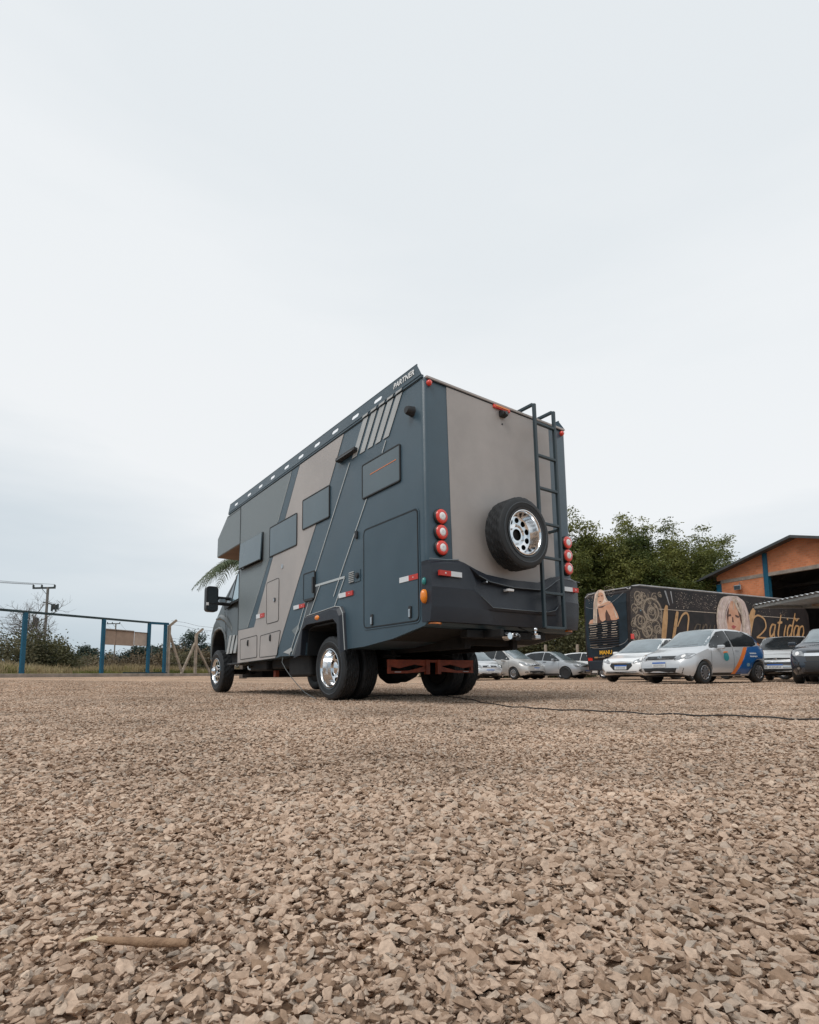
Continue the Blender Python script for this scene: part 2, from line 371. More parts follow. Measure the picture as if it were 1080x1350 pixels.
def scatter(r0, r1, half, dens, smin, smax, lift):
    n = int(dens * half * (r1 * r1 - r0 * r0)); r = np.sqrt(rng.uniform(r0 * r0, r1 * r1, n)); a = A0 + rng.uniform(-half, half, n)
    x = r * np.cos(a); y = r * np.sin(a); ok = (x * GN.x + y * GN.y) < GAo - .1; x, y = x[ok], y[ok]; n = len(x)
    s = np.exp(rng.uniform(math.log(smin), math.log(smax), n)); s = np.where(rng.random(n) < .06, s * 1.35, s)
    patch = noise2(x * 1.3, y * 1.3, 9) ; s = s * (.82 + .36 * patch)
    z = gz(x, y) + micro(x, y) + rng.uniform(0, lift, n) + s * .18
    P_.append(np.stack([x, y, z], 1)); S_.append(s)
scatter(.30, 1.6, 1.25, 12500, .0058, .0138, .015)
scatter(.30, 1.9, 1.15, 17000, .0022, .0052, .018)
scatter(1.6, 3.0, 1.0, 9000, .0062, .0142, .015)
scatter(3.0, 6.0, .9, 4600, .008, .0165, .012)
scatter(6.0, 11.0, .85, 1100, .012, .021, .008)
scatter(11.0, 20.0, .8, 260, .013, .024, .006)
P_ = np.concatenate(P_); S_ = np.concatenate(S_); n_ = len(P_)
pm = bpy.data.meshes.new('gravel_stones'); pm.vertices.add(n_); pm.vertices.foreach_set('co', P_.astype(np.float32).ravel())
at = pm.attributes.new('size', 'FLOAT', 'POINT'); at.data.foreach_set('value', S_.astype(np.float32))
rot = np.stack([rng.normal(0, .32, n_), rng.normal(0, .32, n_), rng.uniform(0, 2 * PI, n_)], 1)
at = pm.attributes.new('turn', 'FLOAT_VECTOR', 'POINT'); at.data.foreach_set('vector', rot.astype(np.float32).ravel())
go = bpy.data.objects.new('gravel_stones', pm); link(go); tag(go, 'loose crushed brown stones covering the yard', 'gravel', kind='stuff')
ng = bpy.data.node_groups.new('scatter_stones', 'GeometryNodeTree'); ng.interface.new_socket('Geometry', in_out='INPUT', socket_type='NodeSocketGeometry'); ng.interface.new_socket('Geometry', in_out='OUTPUT', socket_type='NodeSocketGeometry')
gi = ng.nodes.new('NodeGroupInput'); gout = ng.nodes.new('NodeGroupOutput'); iop = ng.nodes.new('GeometryNodeInstanceOnPoints'); ci = ng.nodes.new('GeometryNodeCollectionInfo')
ci.inputs['Collection'].default_value = stones_col; ci.inputs['Separate Children'].default_value = True; ci.inputs['Reset Children'].default_value = True
a1 = ng.nodes.new('GeometryNodeInputNamedAttribute'); a1.data_type = 'FLOAT'; a1.inputs['Name'].default_value = 'size'
a2 = ng.nodes.new('GeometryNodeInputNamedAttribute'); a2.data_type = 'FLOAT_VECTOR'; a2.inputs['Name'].default_value = 'turn'
e2r = ng.nodes.new('FunctionNodeEulerToRotation')
iop.inputs['Pick Instance'].default_value = True
gl = ng.links.new
gl(gi.outputs[0], iop.inputs['Points']); gl(ci.outputs[0], iop.inputs['Instance']); gl(a1.outputs['Attribute'], iop.inputs['Scale']); gl(a2.outputs['Attribute'], e2r.inputs[0]); gl(e2r.outputs[0], iop.inputs['Rotation']); gl(iop.outputs[0], gout.inputs[0])
md = go.modifiers.new('scatter', 'NODES'); md.node_group = ng
# ================================================================== the motorhome
rv = empty('camper_van', label='large dark slate and beige expedition camper van parked alone on gravel', cat='camper van')
RM = Matrix(((9.99999588e-01, 4.60670222e-04, -7.82379475e-04, 3.28485305), (-4.54768591e-04, 9.99971571e-01, 7.52668214e-03, 4.15447686), (7.85824550e-04, -7.52632323e-03, 9.99971368e-01, 0.01556414), (0, 0, 0, 1)))
rv.matrix_world = RM
BW, TOP, LEN = 2.22, 3.27, 5.17
# ---- body shell: side outline extruded across, rear upright edges rounded
side_out = [(0, .80), (.04, .757), (.58, .663), (1.13, .612), (1.535, .60), (1.585, .90), (1.72, .975), (2.43, .965), (2.56, .90), (2.60, .572),
            (3.40, .588), (3.585, .567), (LEN, .537), (LEN, TOP), (0, TOP)]
bm = bmesh.new()
n = len(side_out)
va = [bm.verts.new((0, y, z)) for y, z in side_out]; vb = [bm.verts.new((BW, y, z)) for y, z in side_out]
bm.faces.new(va); bm.faces.new(list(reversed(vb)))
for i in range(n): bm.faces.new((va[i], vb[i], vb[(i + 1) % n], va[(i + 1) % n]))
bm.edges.ensure_lookup_table()
def edge_of(p, q):
    for e_ in p.link_edges:
        if e_.other_vert(p) == q: return e_
be = [edge_of(va[0], va[-1]), edge_of(vb[0], vb[-1])]
bmesh.ops.bevel(bm, geom=be, offset=.055, segments=6, profile=.5, affect='EDGES')
te = [e_ for e_ in bm.edges if all(abs(v.co.z - TOP) < 1e-4 for v in e_.verts) and (all(v.co.x < .056 for v in e_.verts) or all(v.co.x > BW - .056 for v in e_.verts) or all(v.co.y < .056 for v in e_.verts))]
bmesh.ops.bevel(bm, geom=te, offset=.014, segments=2, profile=.5, affect='EDGES')
bmesh.ops.recalc_face_normals(bm, faces=bm.faces)
me = bpy.data.meshes.new('body_shell'); bm.to_mesh(me); bm.free()
me.polygons.foreach_set('use_smooth', [True] * len(me.polygons)); me.set_sharp_from_angle(angle=math.radians(28)); me.materials.append(MT['slate'])
body = obj('body_shell', me, None, rv)

def decal(name, poly, mt, x=-.003, t=.0035, parent=None, plane='side'):
    """thin panel or film proud of the side wall (plane x=0) or the rear wall (plane y=0)"""
    b_ = MB().prism(poly, 'x' if plane == 'side' else 'y', x, x + t); return b_.build(name, mt, parent or rv)
# large colour fields on the side wall
decal('front_panel', [(LEN, 3.245), (3.085, 3.245), (3.56, 2.616), (3.87, 2.133), (4.73, 1.098), (LEN, 1.098)], MT['front_grey'], -.0045)
decal('strip_panel', [(3.07, 3.245), (2.84, 3.245), (3.313, 2.59), (3.77, 2.06), (4.439, 1.098), (4.71, 1.098), (3.85, 2.133), (3.54, 2.616)], MT['slate'], -.0035)
decal('beige_panel', [(2.825, 3.245), (1.59, 3.245), (1.962, 2.70), (2.352, 2.23), (2.795, 1.66), (3.585, .572), (LEN, .542), (LEN, 1.088), (4.445, 1.088), (3.75, 2.06), (3.295, 2.59)], MT['beige'], -.005)
def pin(p, q, w=.011, x=-.0065):
    p, q = Vector(p), Vector(q); d = (q - p).normalized(); nn = Vector((-d.y, d.x)) * w / 2
    return [tuple(p + nn), tuple(q + nn), tuple(q - nn), tuple(p - nn)]
def pins(segs, name='pinstripe', w=.012, mt='line'):
    for k, (p, q) in enumerate(segs): MB().prism(pin(p, q, w), 'x', -.0075 - .0004 * k, -.002).build(name, MT[mt], rv)
pins([((3.115, 3.2), (3.56, 2.60))], w=.008); pins([((3.87, 2.10), (4.72, 1.115))], w=.008)
pins([((1.45, 2.83), (2.309, 1.665)), ((2.309, 1.665), (2.489, 1.46)), ((2.489, 1.46), (2.80, .998)), ((2.80, .998), (3.097, .592))], w=.014)
pins([((.672, 2.83), (.745, 2.715)), ((1.07, 2.28), (1.60, 1.585)), ((1.60, 1.585), (1.835, 1.258))], w=.014)
pins([((2.50, 1.457), (1.562, 1.457))], w=.028); pins([((1.562, 1.457), (1.93, .975))], w=.014)
decal('side_band', [(2.405, 1.44), (2.20, 1.44), (2.64, .86), (2.80, .592), (3.0, .592), (2.715, .97)], mat('band_paint', (.085, .10, .11), .5), -.0045)
pins([((2.41, 1.44), (2.715, .965)), ((2.715, .965), (3.005, .60)), ((2.20, 1.44), (2.667, .86)), ((2.667, .86), (2.835, .60))], w=.013)
# stripes below the rail, each a bar of its own (they run on across the rail)
tops = [.354, .517, .678, .846, 1.022]; lean = .262
for i, y0 in enumerate(tops):
    y1 = y0 + .112; zb = 2.86; yb = y0 + lean
    decal('stripe', [(y0, 3.25), (y1, 3.25), (yb + .108, zb), (yb, zb)], MT['stripe'], -.0075)
    decal('stripe', [(y0 - .016, 3.285), (y1 - .016, 3.285), (y1, 3.262), (y0, 3.262)], MT['stripe'], -.022)
# ---- wall seams
MB().box((-.004, -.0, 3.2535), (.004, LEN + .02, 3.2585)).box((-.010, .02, 3.262), (.02, 5.82, 3.292)).build('roof_trim', MT['slate'], rv, bevel=.004)
MB().box((-.006, .06, 3.250), (0, LEN, 3.2555)).build('seam', MT['rubber'], rv)
MB().box((-.010, LEN - .002, .545), (.02, LEN + .012, 3.262)).build('seam', MT['rubber'], rv)
# ---- side rail with hexagonal slots
def rail(x, sgn, name='roof_rail'):
    zb, zt = 3.288, 3.432
    def lx(z): return x + sgn * (z - zb) * .06
    b_ = MB(); slots = [.815, 1.306, 1.797, 2.290, 2.783, 3.262, 3.777, 4.268, 4.768, 5.40]
    bounds = [.10 + 0] + [(slots[i] + slots[i + 1]) / 2 for i in range(len(slots) - 1)] + [5.72]
    bounds[0] = .60
    for i, yc in enumerate(slots):
        a, c = bounds[i], bounds[i + 1]; zc = 3.354; hw, hh = .085, .021
        inner = [(yc - hw, zc), (yc - hw * .72, zc - hh), (yc, zc - hh), (yc + hw * .72, zc - hh), (yc + hw, zc), (yc + hw * .72, zc + hh), (yc, zc + hh), (yc - hw * .72, zc + hh)]
        outer = [(a, zc), (a, zb), (yc, zb), (c, zb), (c, zc), (c, zt), (yc, zt), (a, zt)]
        for th0, th1 in ((0, .004),):
            k = len(b_.v)
            for P4 in (outer, inner): b_.v += [(lx(z), y, z) for y, z in P4]
            for P4 in (outer, inner): b_.v += [(lx(z) + .005, y, z) for y, z in P4]
            for j in range(8):
                j2 = (j + 1) % 8
                b_.f += [(k + j, k + j2, k + 8 + j2, k + 8 + j), (k + 16 + j, k + 24 + j, k + 24 + j2, k + 16 + j2), (k + 8 + j, k + 8 + j2, k + 24 + j2, k + 24 + j), (k + j, k + 16 + j, k + 16 + j2, k + j2)]
    for pl in ([(.014, zb), (.60, zb), (.60, zt), (.101, zt)], [(5.72, zb), (5.80, zb), (5.735, zt), (5.72, zt)]):
        k = len(b_.v); b_.v += [(lx(z), y, z) for y, z in pl] + [(lx(z) + .005, y, z) for y, z in pl]; b_.f += [(k, k+1, k+2, k+3), (k+7, k+6, k+5, k+4)] + [(k + i, k + 4 + i, k + 4 + (i + 1) % 4, k + (i + 1) % 4) for i in range(4)]
    b_.tube([(lx(zt) + .006, .10, zt), (lx(zt) + .006, 5.73, zt)], .009, 6)
    return b_.build(name, MT['slate'], rv)
rail(-.016, 1); rail(BW + .012, -1)
me = text_mesh('PARTNER', .086, .001, bold=True, shear=.12, space=1.02)
place_text(me, MT['white'], rv, (-.0165, .315, 3.362), (0, -1, 0), (.06, 0, 1))
MB().box((.30, 2.9, 3.27), (1.9, 3.7, 3.40)).build('roof_unit', mat('roof_unit_grey', (.3, .32, .33), .5), rv, bevel=.03)
# ---- overcab
oc = [(LEN + .012, 2.60), (LEN + .012, 3.255), (5.892, 3.255), (6.429, 2.932), (6.438, 2.575)]
MB().prism(oc, 'x', .0, BW).build('overcab', MT['front_grey'], rv, bevel=.012)
MB().prism([(LEN + .02, 2.596), (6.42, 2.571), (6.42, 2.566), (LEN + .02, 2.590)], 'x', .012, BW - .012).build('overcab_underside', MT['ply'], rv)
pw = MB(); pts = [(LEN + .03, 3.225), (5.88, 3.225), (6.40, 2.915), (6.41, 2.60)]
pw.prism(pin(pts[0], pts[1], .006), 'x', -.003, 0.001); pw.build('seam', MT['rubber'], rv)
# ---- windows
def rv_window(y0, z0, y1, z1, tilt=0.0):
    fo = rrect(y0, z0, y1, z1, .032); fi = offpoly(fo, .019)
    f_ = MB(); ring(f_, fo, fi, 'x', -.017, 0.002); fr = f_.build('window_frame', MT['rubber'], rv, bevel=.004)
    pn = offpoly(fo, .017)
    if tilt:
        b_ = MB(); n0 = len(pn); x0 = -.034
        top = [(x0 - (z1 - z) * math.tan(tilt), y, z) for y, z in pn]; bot = [(x + .018, y, z) for x, y, z in top]
        b_.add(top + bot, [tuple(range(n0)), tuple(reversed(range(n0, 2 * n0)))] + [(i, i + n0, (i + 1) % n0 + n0, (i + 1) % n0) for i in range(n0)])
        b_.build('window_pane', MT['glass'], fr, smooth=30); 
        decal('inner_pane', offpoly(fo, .02), MT['glass_dark'], -.006, .003, fr)
        fz = MB(); fz.tube([(x0 - .01 - (z1 - z0) * math.tan(tilt), y0 + .02, z0 + .012), (x0 - .01 - (z1 - z0) * math.tan(tilt), y1 - .02, z0 + .012)], .010, 6)
        fz.tube([(-.01, y0 + .05, (z0 + z1) / 2 - .05), (x0 - .5 * (z1 - z0) * math.tan(tilt), y0 + .05, z0 + .14)], .008, 6); fz.build('stay', MT['rubber'], fr)
    else:
        MB().prism(pn, 'x', -.013, -.004).build('window_pane', MT['glass'], fr, bevel=.005, seg=3)
    return fr
rv_window(4.106, 2.105, 5.09, 2.575, math.radians(3))
rv_window(2.882, 2.105, 3.855, 2.577)
rv_window(1.937, 2.277, 2.714, 2.703)
w4 = rv_window(.398, 2.290, 1.157, 2.703)
decal('orange_reflection', pin((.47, 2.545), (.98, 2.538), .010), MT['orange'], -.016, .002, w4)  # orange light reflected in the pane, painted on as a thin strip
# ---- service doors and hatches
def hatch(name, poly, mt, w=.012, parent=None, depth=.008):
    f_ = MB(); ring(f_, poly, offpoly(poly, w), 'x', -depth - .003, 0); fr = f_.build(name, MT['rubber'], parent or rv)
    MB().prism(offpoly(poly, w * .9), 'x', -depth, 0).build('door_skin', MT[mt] if isinstance(mt, str) else mt, fr, bevel=.003); return fr
dr = hatch('service_door', rrect(.118, .808, 1.135, 1.93, .07, 5), 'slate', .011)
f_ = MB(); oo = rrect(.098, .788, 1.155, 1.95, .08, 5); ring(f_, oo, offpoly(oo, .018), 'x', -.007, 0); f_.build('door_surround', MT['slate'], dr, bevel=.003)
def latch(y, z, h, w, parent, mt='steel'):
    l_ = MB().prism(rrect(y - w / 2, z - h / 2, y + w / 2, z + h / 2, .012), 'x', -.020, -.006).build('latch', MT['blackp'], parent, bevel=.002)
    MB().prism(rrect(y - w * .30, z - h * .42, y + w * .30, z + h * .25, .008), 'x', -.028, -.0195).build('handle', MT[mt], parent, bevel=.003)
latch(.957, .892, .12, .045, dr); latch(.257, .906, .12, .045, dr)
h1 = hatch('locker_door', rpoly([(3.478, 1.10), (3.93, 1.09), (3.952, 1.73), (3.478, 1.745)], .05), 'beige', .007)
latch(3.62, 1.43, .06, .05, h1)
h2 = hatch('locker_door', rpoly([(4.29, .604), (5.03, .590), (5.05, .93), (4.30, .955)], .035), 'beige', .008); latch(4.68, .85, .10, .035, h2, 'blackp')
h3 = hatch('locker_door', rpoly([(3.515, .601), (4.19, .596), (4.16, .935), (3.40, .968)], .035), 'beige', .008); latch(3.765, .875, .10, .035, h3, 'blackp')
h4 = hatch('fuel_flap', rrect(2.318, 1.295, 2.652, 1.664, .03), 'slate', .016, depth=.018)
MB().prism(rrect(2.335, 1.37, 2.375, 1.58, .015), 'x', -.034, -.018).build('handle', MT['blackp'], h4, bevel=.003)
MB().box((-.03, 2.36, 1.275), (0, 2.60, 1.298)).build('drip_ledge', MT['blackp'], h4, bevel=.004)
MB().lathe([(-.006, .002), (-.014, .026), (-.012, .034), (0, .036)], (0, 3.374, 1.892), 'x', 14).build('lock_cap', MT['steel'], rv, smooth=40)
# vents, inlet, small fittings
v_ = MB().prism(rrect(1.262, 1.865, 1.31, 1.957, .02), 'x', -.022, 0).build('side_button', MT['blackp'], rv, bevel=.004)
vv = MB().prism(rrect(1.21, 1.36, 1.47, 1.50, .015), 'x', -.008, 0).build('vent_plate', MT['slate'], rv)
for k in range(6): MB().obox((-.013, 1.395, 1.376 + k * .022), (.006, 0, .004), (0, .055, 0), (-.001, 0, .004)).build('louvre', MT['stripe'], vv)
MB().lathe([(-.03, .001), (-.028, .03), (-.008, .036), (0, .036)], (0, 1.265, 1.43), 'x', 12).build('inlet', MT['blackp'], vv, smooth=40)
al = MB().obox((-.03, 1.487, 2.935), (.028, 0, -.006), (0, .225, 0), (.004, 0, .024)).build('awning_light', MT['blackp'], rv, bevel=.01)
MB().box((-.062, 1.30, 2.918), (-.05, 1.67, 2.930)).build('lens', MT['glass_dark'], al)
MB().lathe([(-.085, .002), (-.085, .034), (-.06, .046), (-.012, .050), (0, .056)], (0, .188, 2.962), 'x', 16).build('side_camera', MT['blackp'], rv, smooth=40)
def tape(y0, y1, z0, z1, split, plane='side', rev=False):
    if plane == 'side':
        a = decal('reflective_tape', [(y0, z0), (split, z0), (split, z1), (y0, z1)], MT['refl_red'], -.0145, .014); decal('white_tape', [(split, z0), (y1, z0), (y1, z1), (split, z1)], MT['refl_white'], -.0145, .014, a)
        MB().lathe([(-.018, .001), (-.018, .006), (-.014, .006)], (0, (y0 + split) / 2, (z0 + z1) / 2), 'x', 8).build('rivet', MT['white_lens'], a)
tape(.122, .434, 1.220, 1.274, .274); tape(1.37, 1.694, 1.217, 1.272, 1.526); tape(2.625, 2.963, 1.212, 1.265, 2.791); tape(4.02, 4.340, 1.211, 1.277, 4.181)
def lens(y, z, ry, rz, mt, d=.022, name='side_marker'):
    b_ = MB(); prof = [(0, 1.0), (-.6, .95), (-.9, .7), (-1, .3), (-1.02, .02)]; nn_ = 16
    for t, r in prof: b_.v += [(t * d, y + ry * r * math.cos(2*PI*j/nn_), z + rz * r * math.sin(2*PI*j/nn_)) for j in range(nn_)]
    for i in range(len(prof) - 1):
        for j in range(nn_): b_.f.append((i*nn_+j, i*nn_+(j+1)%nn_, (i+1)*nn_+(j+1)%nn_, (i+1)*nn_+j))
    return b_.build(name, MT[mt], rv, smooth=60)
lens(.027, 1.035, .034, .070, 'amber', .05); lens(.03, 1.182, .022, .038, 'teal', .03); lens(2.138, 1.022, .085, .042, 'amber', .088)
# ---- wheel arch trim
ao = [(2.83, .572), (2.51, 1.075), (1.745, 1.118), (1.63, 1.10), (1.565, 1.02), (1.515, .585)]
ai = [(2.605, .572), (2.555, .90), (2.43, .955), (1.725, .965), (1.635, .90), (1.595, .592)]
f_ = MB(); nn_ = 6
f_.v += [(-.03, y, z) for y, z in ao] + [(-.075, y - (.02 if y > 2.2 else -.02), z - .03) for y, z in ao] + [(-.075, y, z) for y, z in ai] + [(.10, y, z) for y, z in ai] + [(.0, y + (.01 if y > 2.2 else -.01), z + .012) for y, z in ao]
for i in range(nn_ - 1): f_.f += [(i, i+1, nn_+i+1, nn_+i), (nn_+i, nn_+i+1, 2*nn_+i+1, 2*nn_+i), (2*nn_+i, 2*nn_+i+1, 3*nn_+i+1, 3*nn_+i), (4*nn_+i, 4*nn_+i+1, i+1, i)]
arch = f_.build('wheel_arch', MT['slate_low'], rv, bevel=.006)
f_ = MB(); f_.tube([(-.032, y, z + .006) for y, z in ao], .006, 6); f_.build('arch_edge', MT['stripe'], arch)
pins([((1.93, .972), (1.80, 1.115))], w=.012)
for pl_ in ([(1.602, .60), (1.641, .895), (1.72, .955), (1.72, .94), (1.652, .885), (1.62, .60)], [(1.72, .955), (2.43, .945), (2.43, .925), (1.72, .935)], [(2.43, .945), (2.545, .895), (2.585, .575), (2.57, .575), (2.53, .885), (2.43, .925)]):
    MB().prism(pl_, 'x', .012, BW - .012).build('arch_liner', MT['rubber'], rv)
# ---- wheel wells and chassis
MB().prism([(1.50, .40), (1.50, 1.02), (2.68, 1.02), (2.68, .40)], 'x', .66, .68).box((.62, 1.50, .45), (.66, 1.515, 1.0)).build('inner_arch', MT['dark_steel'], rv)
ch = MB()
for x in (.70, 1.42): ch.box((x, .25, .56), (x + .08, 6.3, .74))
for y in (.3, 1.0, 3.0, 4.2, 5.1): ch.box((.70, y, .60), (1.50, y + .08, .70))
ch.build('chassis_frame', MT['dark_steel'], rv, bevel=.006)
fl = MB(); fl.prism([(.10, .74), (.62, .655), (1.52, .615), (1.52, .80), (.10, .86)], 'x', .04, BW - .04)
fl.box((.05, 2.66, .60), (BW - .05, 5.15, .66)).box((.05, 1.52, .98), (BW - .05, 2.62, 1.0)); fl.build('floor_pan', MT['dark_steel'], rv)
tk = MB(); tk.box((.10, 2.66, .30), (.60, 3.35, .60)).box((.14, 4.25, .40), (.62, 5.05, .60)).box((1.60, 2.7, .33), (2.10, 4.2, .60)).box((.75, 3.3, .34), (1.4, 4.0, .60)).box((.2, 3.40, .42), (.6, 4.2, .60))
tk.build('under_tank', MT['dark_steel'], rv, bevel=.03)
MB().box((.30, 4.28, .30), (.36, 4.36, .56)).build('red_bracket', MT['underrun'], rv)
t_ = MB(); t_.tube([(.12, 5.0, .47), (.09, 4.85, .49), (.05, 4.80, .47), (.04, 4.75, .43), (.06, 4.70, .42)], .016, 8); t_.build('hose_fitting', MT['steel'], rv)
ax = MB(); ax.tube([(.15, 2.0, .39), (2.1, 2.0, .39)], .065, 14); ax.lathe([(-.20, .05), (-.16, .13), (-.07, .185), (.07, .185), (.16, .13), (.20, .05)], (.98, 2.0, .37), 'x', 20)
ax.lathe([(1.55, .02), (1.58, .12), (1.75, .17), (1.85, .17), (1.9, .1)], (.98, 0, .37), 'y', 18)
ax.tube([(.98, 2.2, .42), (.98, 5.8, .52)], .045, 10)
for x in (.62, 1.50):
    for k in range(4): ax.bar((x, 1.35 + k * .08, .52 + .01 * k - .0), (x, 2.65 - k * .08, .52 + .01 * k), .07, .016)
ax.build('rear_axle', MT['dark_steel'], rv, smooth=35)
ex = MB().tube([(1.6, 4.6, .5), (1.62, 3.3, .48), (1.55, 2.7, .55), (1.5, 2.0, .72), (1.5, 1.2, .62), (1.58, .5, .60)], .04, 10).build('exhaust', MT['dark_steel'], rv, smooth=40)
# ---- red underrun beam with webbed gussets
ub = MB(); y0, y1 = 1.30, 1.34
ub.box((.435, y0, .445), (1.785, y1, .478))
for s_ in (0, 1):
    xa = (lambda x: x) if s_ == 0 else (lambda x: 2.22 - x)
    def q(pl): 
        P4 = [(xa(x), z) for x, z in pl]; ub.prism(P4 if s_ == 0 else P4[::-1], 'y', y0 + .004, y1 - .004)
    q([(.435, .445), (.435, .40), (.60, .375), (.82, .42), (.98, .40), (1.03, .445)])
    q([(.435, .312), (.435, .345), (.72, .345), (.86, .372), (.99, .40), (1.04, .36), (.96, .33), (.72, .315)])
    q([(.435, .345), (.435, .40), (.475, .392), (.475, .345)]); q([(.96, .40), (.96, .36), (1.04, .36), (1.03, .445)])
ub.box((.99, y0 - .01, .30), (1.05, y1, .48)); ub.box((1.17, y0 - .01, .30), (1.23, y1, .48))
beam = ub.build('underrun_beam', MT['underrun'], rv, bevel=.004)
for a_ in (.52, 1.60): MB().box((a_, 1.292, .327), (a_ + .09, 1.30, .334)).build('label_strip', MT['white'], beam)
# ---- mud flaps
# ---- rear wall panel
decal('rear_beige_panel', [(.296, 3.238), (.335, 1.20), (1.905, 1.20), (1.890, 3.238)], MT['beige'], -.006, .006, plane='rear')
MB().box((.05, -.012, 3.243), (BW - .05, .0, 3.249)).build('seam', MT['rubber'], rv)
MB().box((.03, -.016, 3.252), (BW - .03, .03, 3.280)).build('rear_roof_trim', MT['beige'], rv, bevel=.006)
# ---- moulded rear bumper
topl = [(-.012, 1.386), (.20, 1.395), (.354, 1.415), (.431, 1.400), (.60, 1.345), (.735, 1.312), (1.104, 1.288), (1.529, 1.298), (1.60, 1.310), (1.681, 1.338), (1.80, 1.385), (1.918, 1.408), (2.10, 1.398), (BW + .012, 1.386)]
leg_ = [(0, 1.345), (.20, 1.36), (.37, 1.375), (.47, 1.35), (.598, 1.275), (.752, 1.225), (1.10, 1.195), (1.56, 1.205), (1.62, 1.225), (1.70, 1.27), (1.794, 1.330), (1.889, 1.372), (2.08, 1.365), (BW, 1.35)]
mid_ = [(0, 1.12), (.20, 1.12), (.38, 1.12), (.50, 1.12), (.60, 1.068), (.762, .96), (1.10, .958), (1.50, .962), (1.62, .965), (1.74, .99), (1.789, 1.034), (1.92, 1.10), (2.08, 1.10), (BW, 1.10)]
b1_ = [(0, .94), (.20, .94), (.40, .94), (.58, .94), (.70, .94), (.808, .935), (1.10, .935), (1.48, .935), (1.655, .935), (1.76, .94), (1.82, .94), (1.92, .94), (2.08, .94), (BW, .94)]
b2_ = [(0, .79), (.20, .79), (.40, .79), (.60, .79), (.75, .79), (.885, .79), (1.10, .79), (1.45, .79), (1.574, .79), (1.74, .79), (1.84, .79), (1.92, .79), (2.08, .79), (BW, .79)]
rows = [(topl, -.012), (topl, -.062), (leg_, -.085)]
def inset(i): return 3 <= i <= 9
bm_ = MB(); ncol = len(topl)
def addrow(line, yf): 
    k = len(bm_.v); bm_.v += [(x, yf(i), z) for i, (x, z) in enumerate(line)]; return k
def endy(i, y): return y + (.035 if i in (0, ncol - 1) else 0)
R0 = addrow([(x, z) for x, z in topl], lambda i: .002)
R1 = addrow([(x, z - .004) for x, z in topl], lambda i: endy(i, -.062))
R2 = addrow(leg_, lambda i: endy(i, -.098))
R3 = addrow([(x, z - .012) for x, z in leg_], lambda i: endy(i, -.100 + (.055 if 4 <= i <= 9 else 0)))
R4 = addrow([(x, z + .012) for x, z in mid_], lambda i: endy(i, -.104 + (.022 if 4 <= i <= 9 else 0)))
R5 = addrow(mid_, lambda i: endy(i, -.110 + (-.004 if 4 <= i <= 10 else 0)))
R6 = addrow(b1_, lambda i: endy(i, -.100))
R7 = addrow([(x, z - .01) for x, z in b1_], lambda i: endy(i, -.100 + (.022 if 5 <= i <= 8 else 0)))
R8 = addrow(b2_, lambda i: endy(i, -.075 + (.03 if 5 <= i <= 8 else 0)))
R9 = addrow([(x, .79) for x, z in b2_], lambda i: .10)
RR = [R0, R1, R2, R3, R4, R5, R6, R7, R8, R9]
for a, b in zip(RR, RR[1:]):
    for i in range(ncol - 1): bm_.f.append((a + i, b + i, b + i + 1, a + i + 1))
for s_, i in ((0, 0), (1, ncol - 1)):            # return the bumper round the corners to the side walls
    xs_ = -.006 if i == 0 else BW + .006; k = len(bm_.v)
    zs = [topl[i][1], topl[i][1] - .004, leg_[i][1], leg_[i][1] - .012, mid_[i][1] + .012, mid_[i][1], .94, .93, .79]
    bm_.v += [(xs_, .075, z) for z in zs]; fr_ = [R0, R1, R2, R3, R4, R5, R6, R7, R8]
    for j in range(1, 8): bm_.f.append((fr_[j] + i, fr_[j + 1] + i, k + j + 1, k + j))
bump = bm_.build('rear_bumper', MT['slate_low'], rv, smooth=28)
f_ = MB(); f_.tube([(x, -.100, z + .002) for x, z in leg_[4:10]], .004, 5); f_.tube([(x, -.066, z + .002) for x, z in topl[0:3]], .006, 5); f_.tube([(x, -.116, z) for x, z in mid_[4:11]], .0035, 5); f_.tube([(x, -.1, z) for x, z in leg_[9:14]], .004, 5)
f_.build('highlight_bead', mat('edge_highlight', (.14, .17, .19), .35), bump)  # paler beads paint highlights along the moulded bumper edges
def rtape(xr0, xr1, xw0, xw1, z0, z1):
    a = MB().box((xr0, -.122, z0), (xr1, -.094, z1)).build('reflective_tape', MT['refl_red'], bump); MB().box((xw0, -.122, z0), (xw1, -.094, z1)).build('white_tape', MT['refl_white'], a)
    MB().lathe([(-.127, .001), (-.127, .007), (-.12, .007)], ((xr0 + xr1) / 2, 0, (z0 + z1) / 2), 'y', 8).build('rivet', MT['white_lens'], a)
rtape(.065, .205, .205, .345, 1.228, 1.278); rtape(2.055, 2.165, 1.90, 2.055, 1.225, 1.275)
MB().box((.99, -.122, 1.150), (1.075, -.045, 1.175)).build('plate_lamp', MT['white_lens'], bump, bevel=.004)
MB().lathe([(-.105, .001), (-.104, .010), (-.09, .014), (-.05, .014)], (.70, 0, 1.222), 'y', 10).build('lock', MT['steel'], bump, smooth=40)
for x, r_ in ((.10, .07), (2.12, .05)):
    MB().lathe([(.770, r_), (.785, r_ * 1.0), (.792, r_ * .6)], (x, .02, 0), 'z', 14).build('lower_marker', MT['amber'], rv, smooth=50)
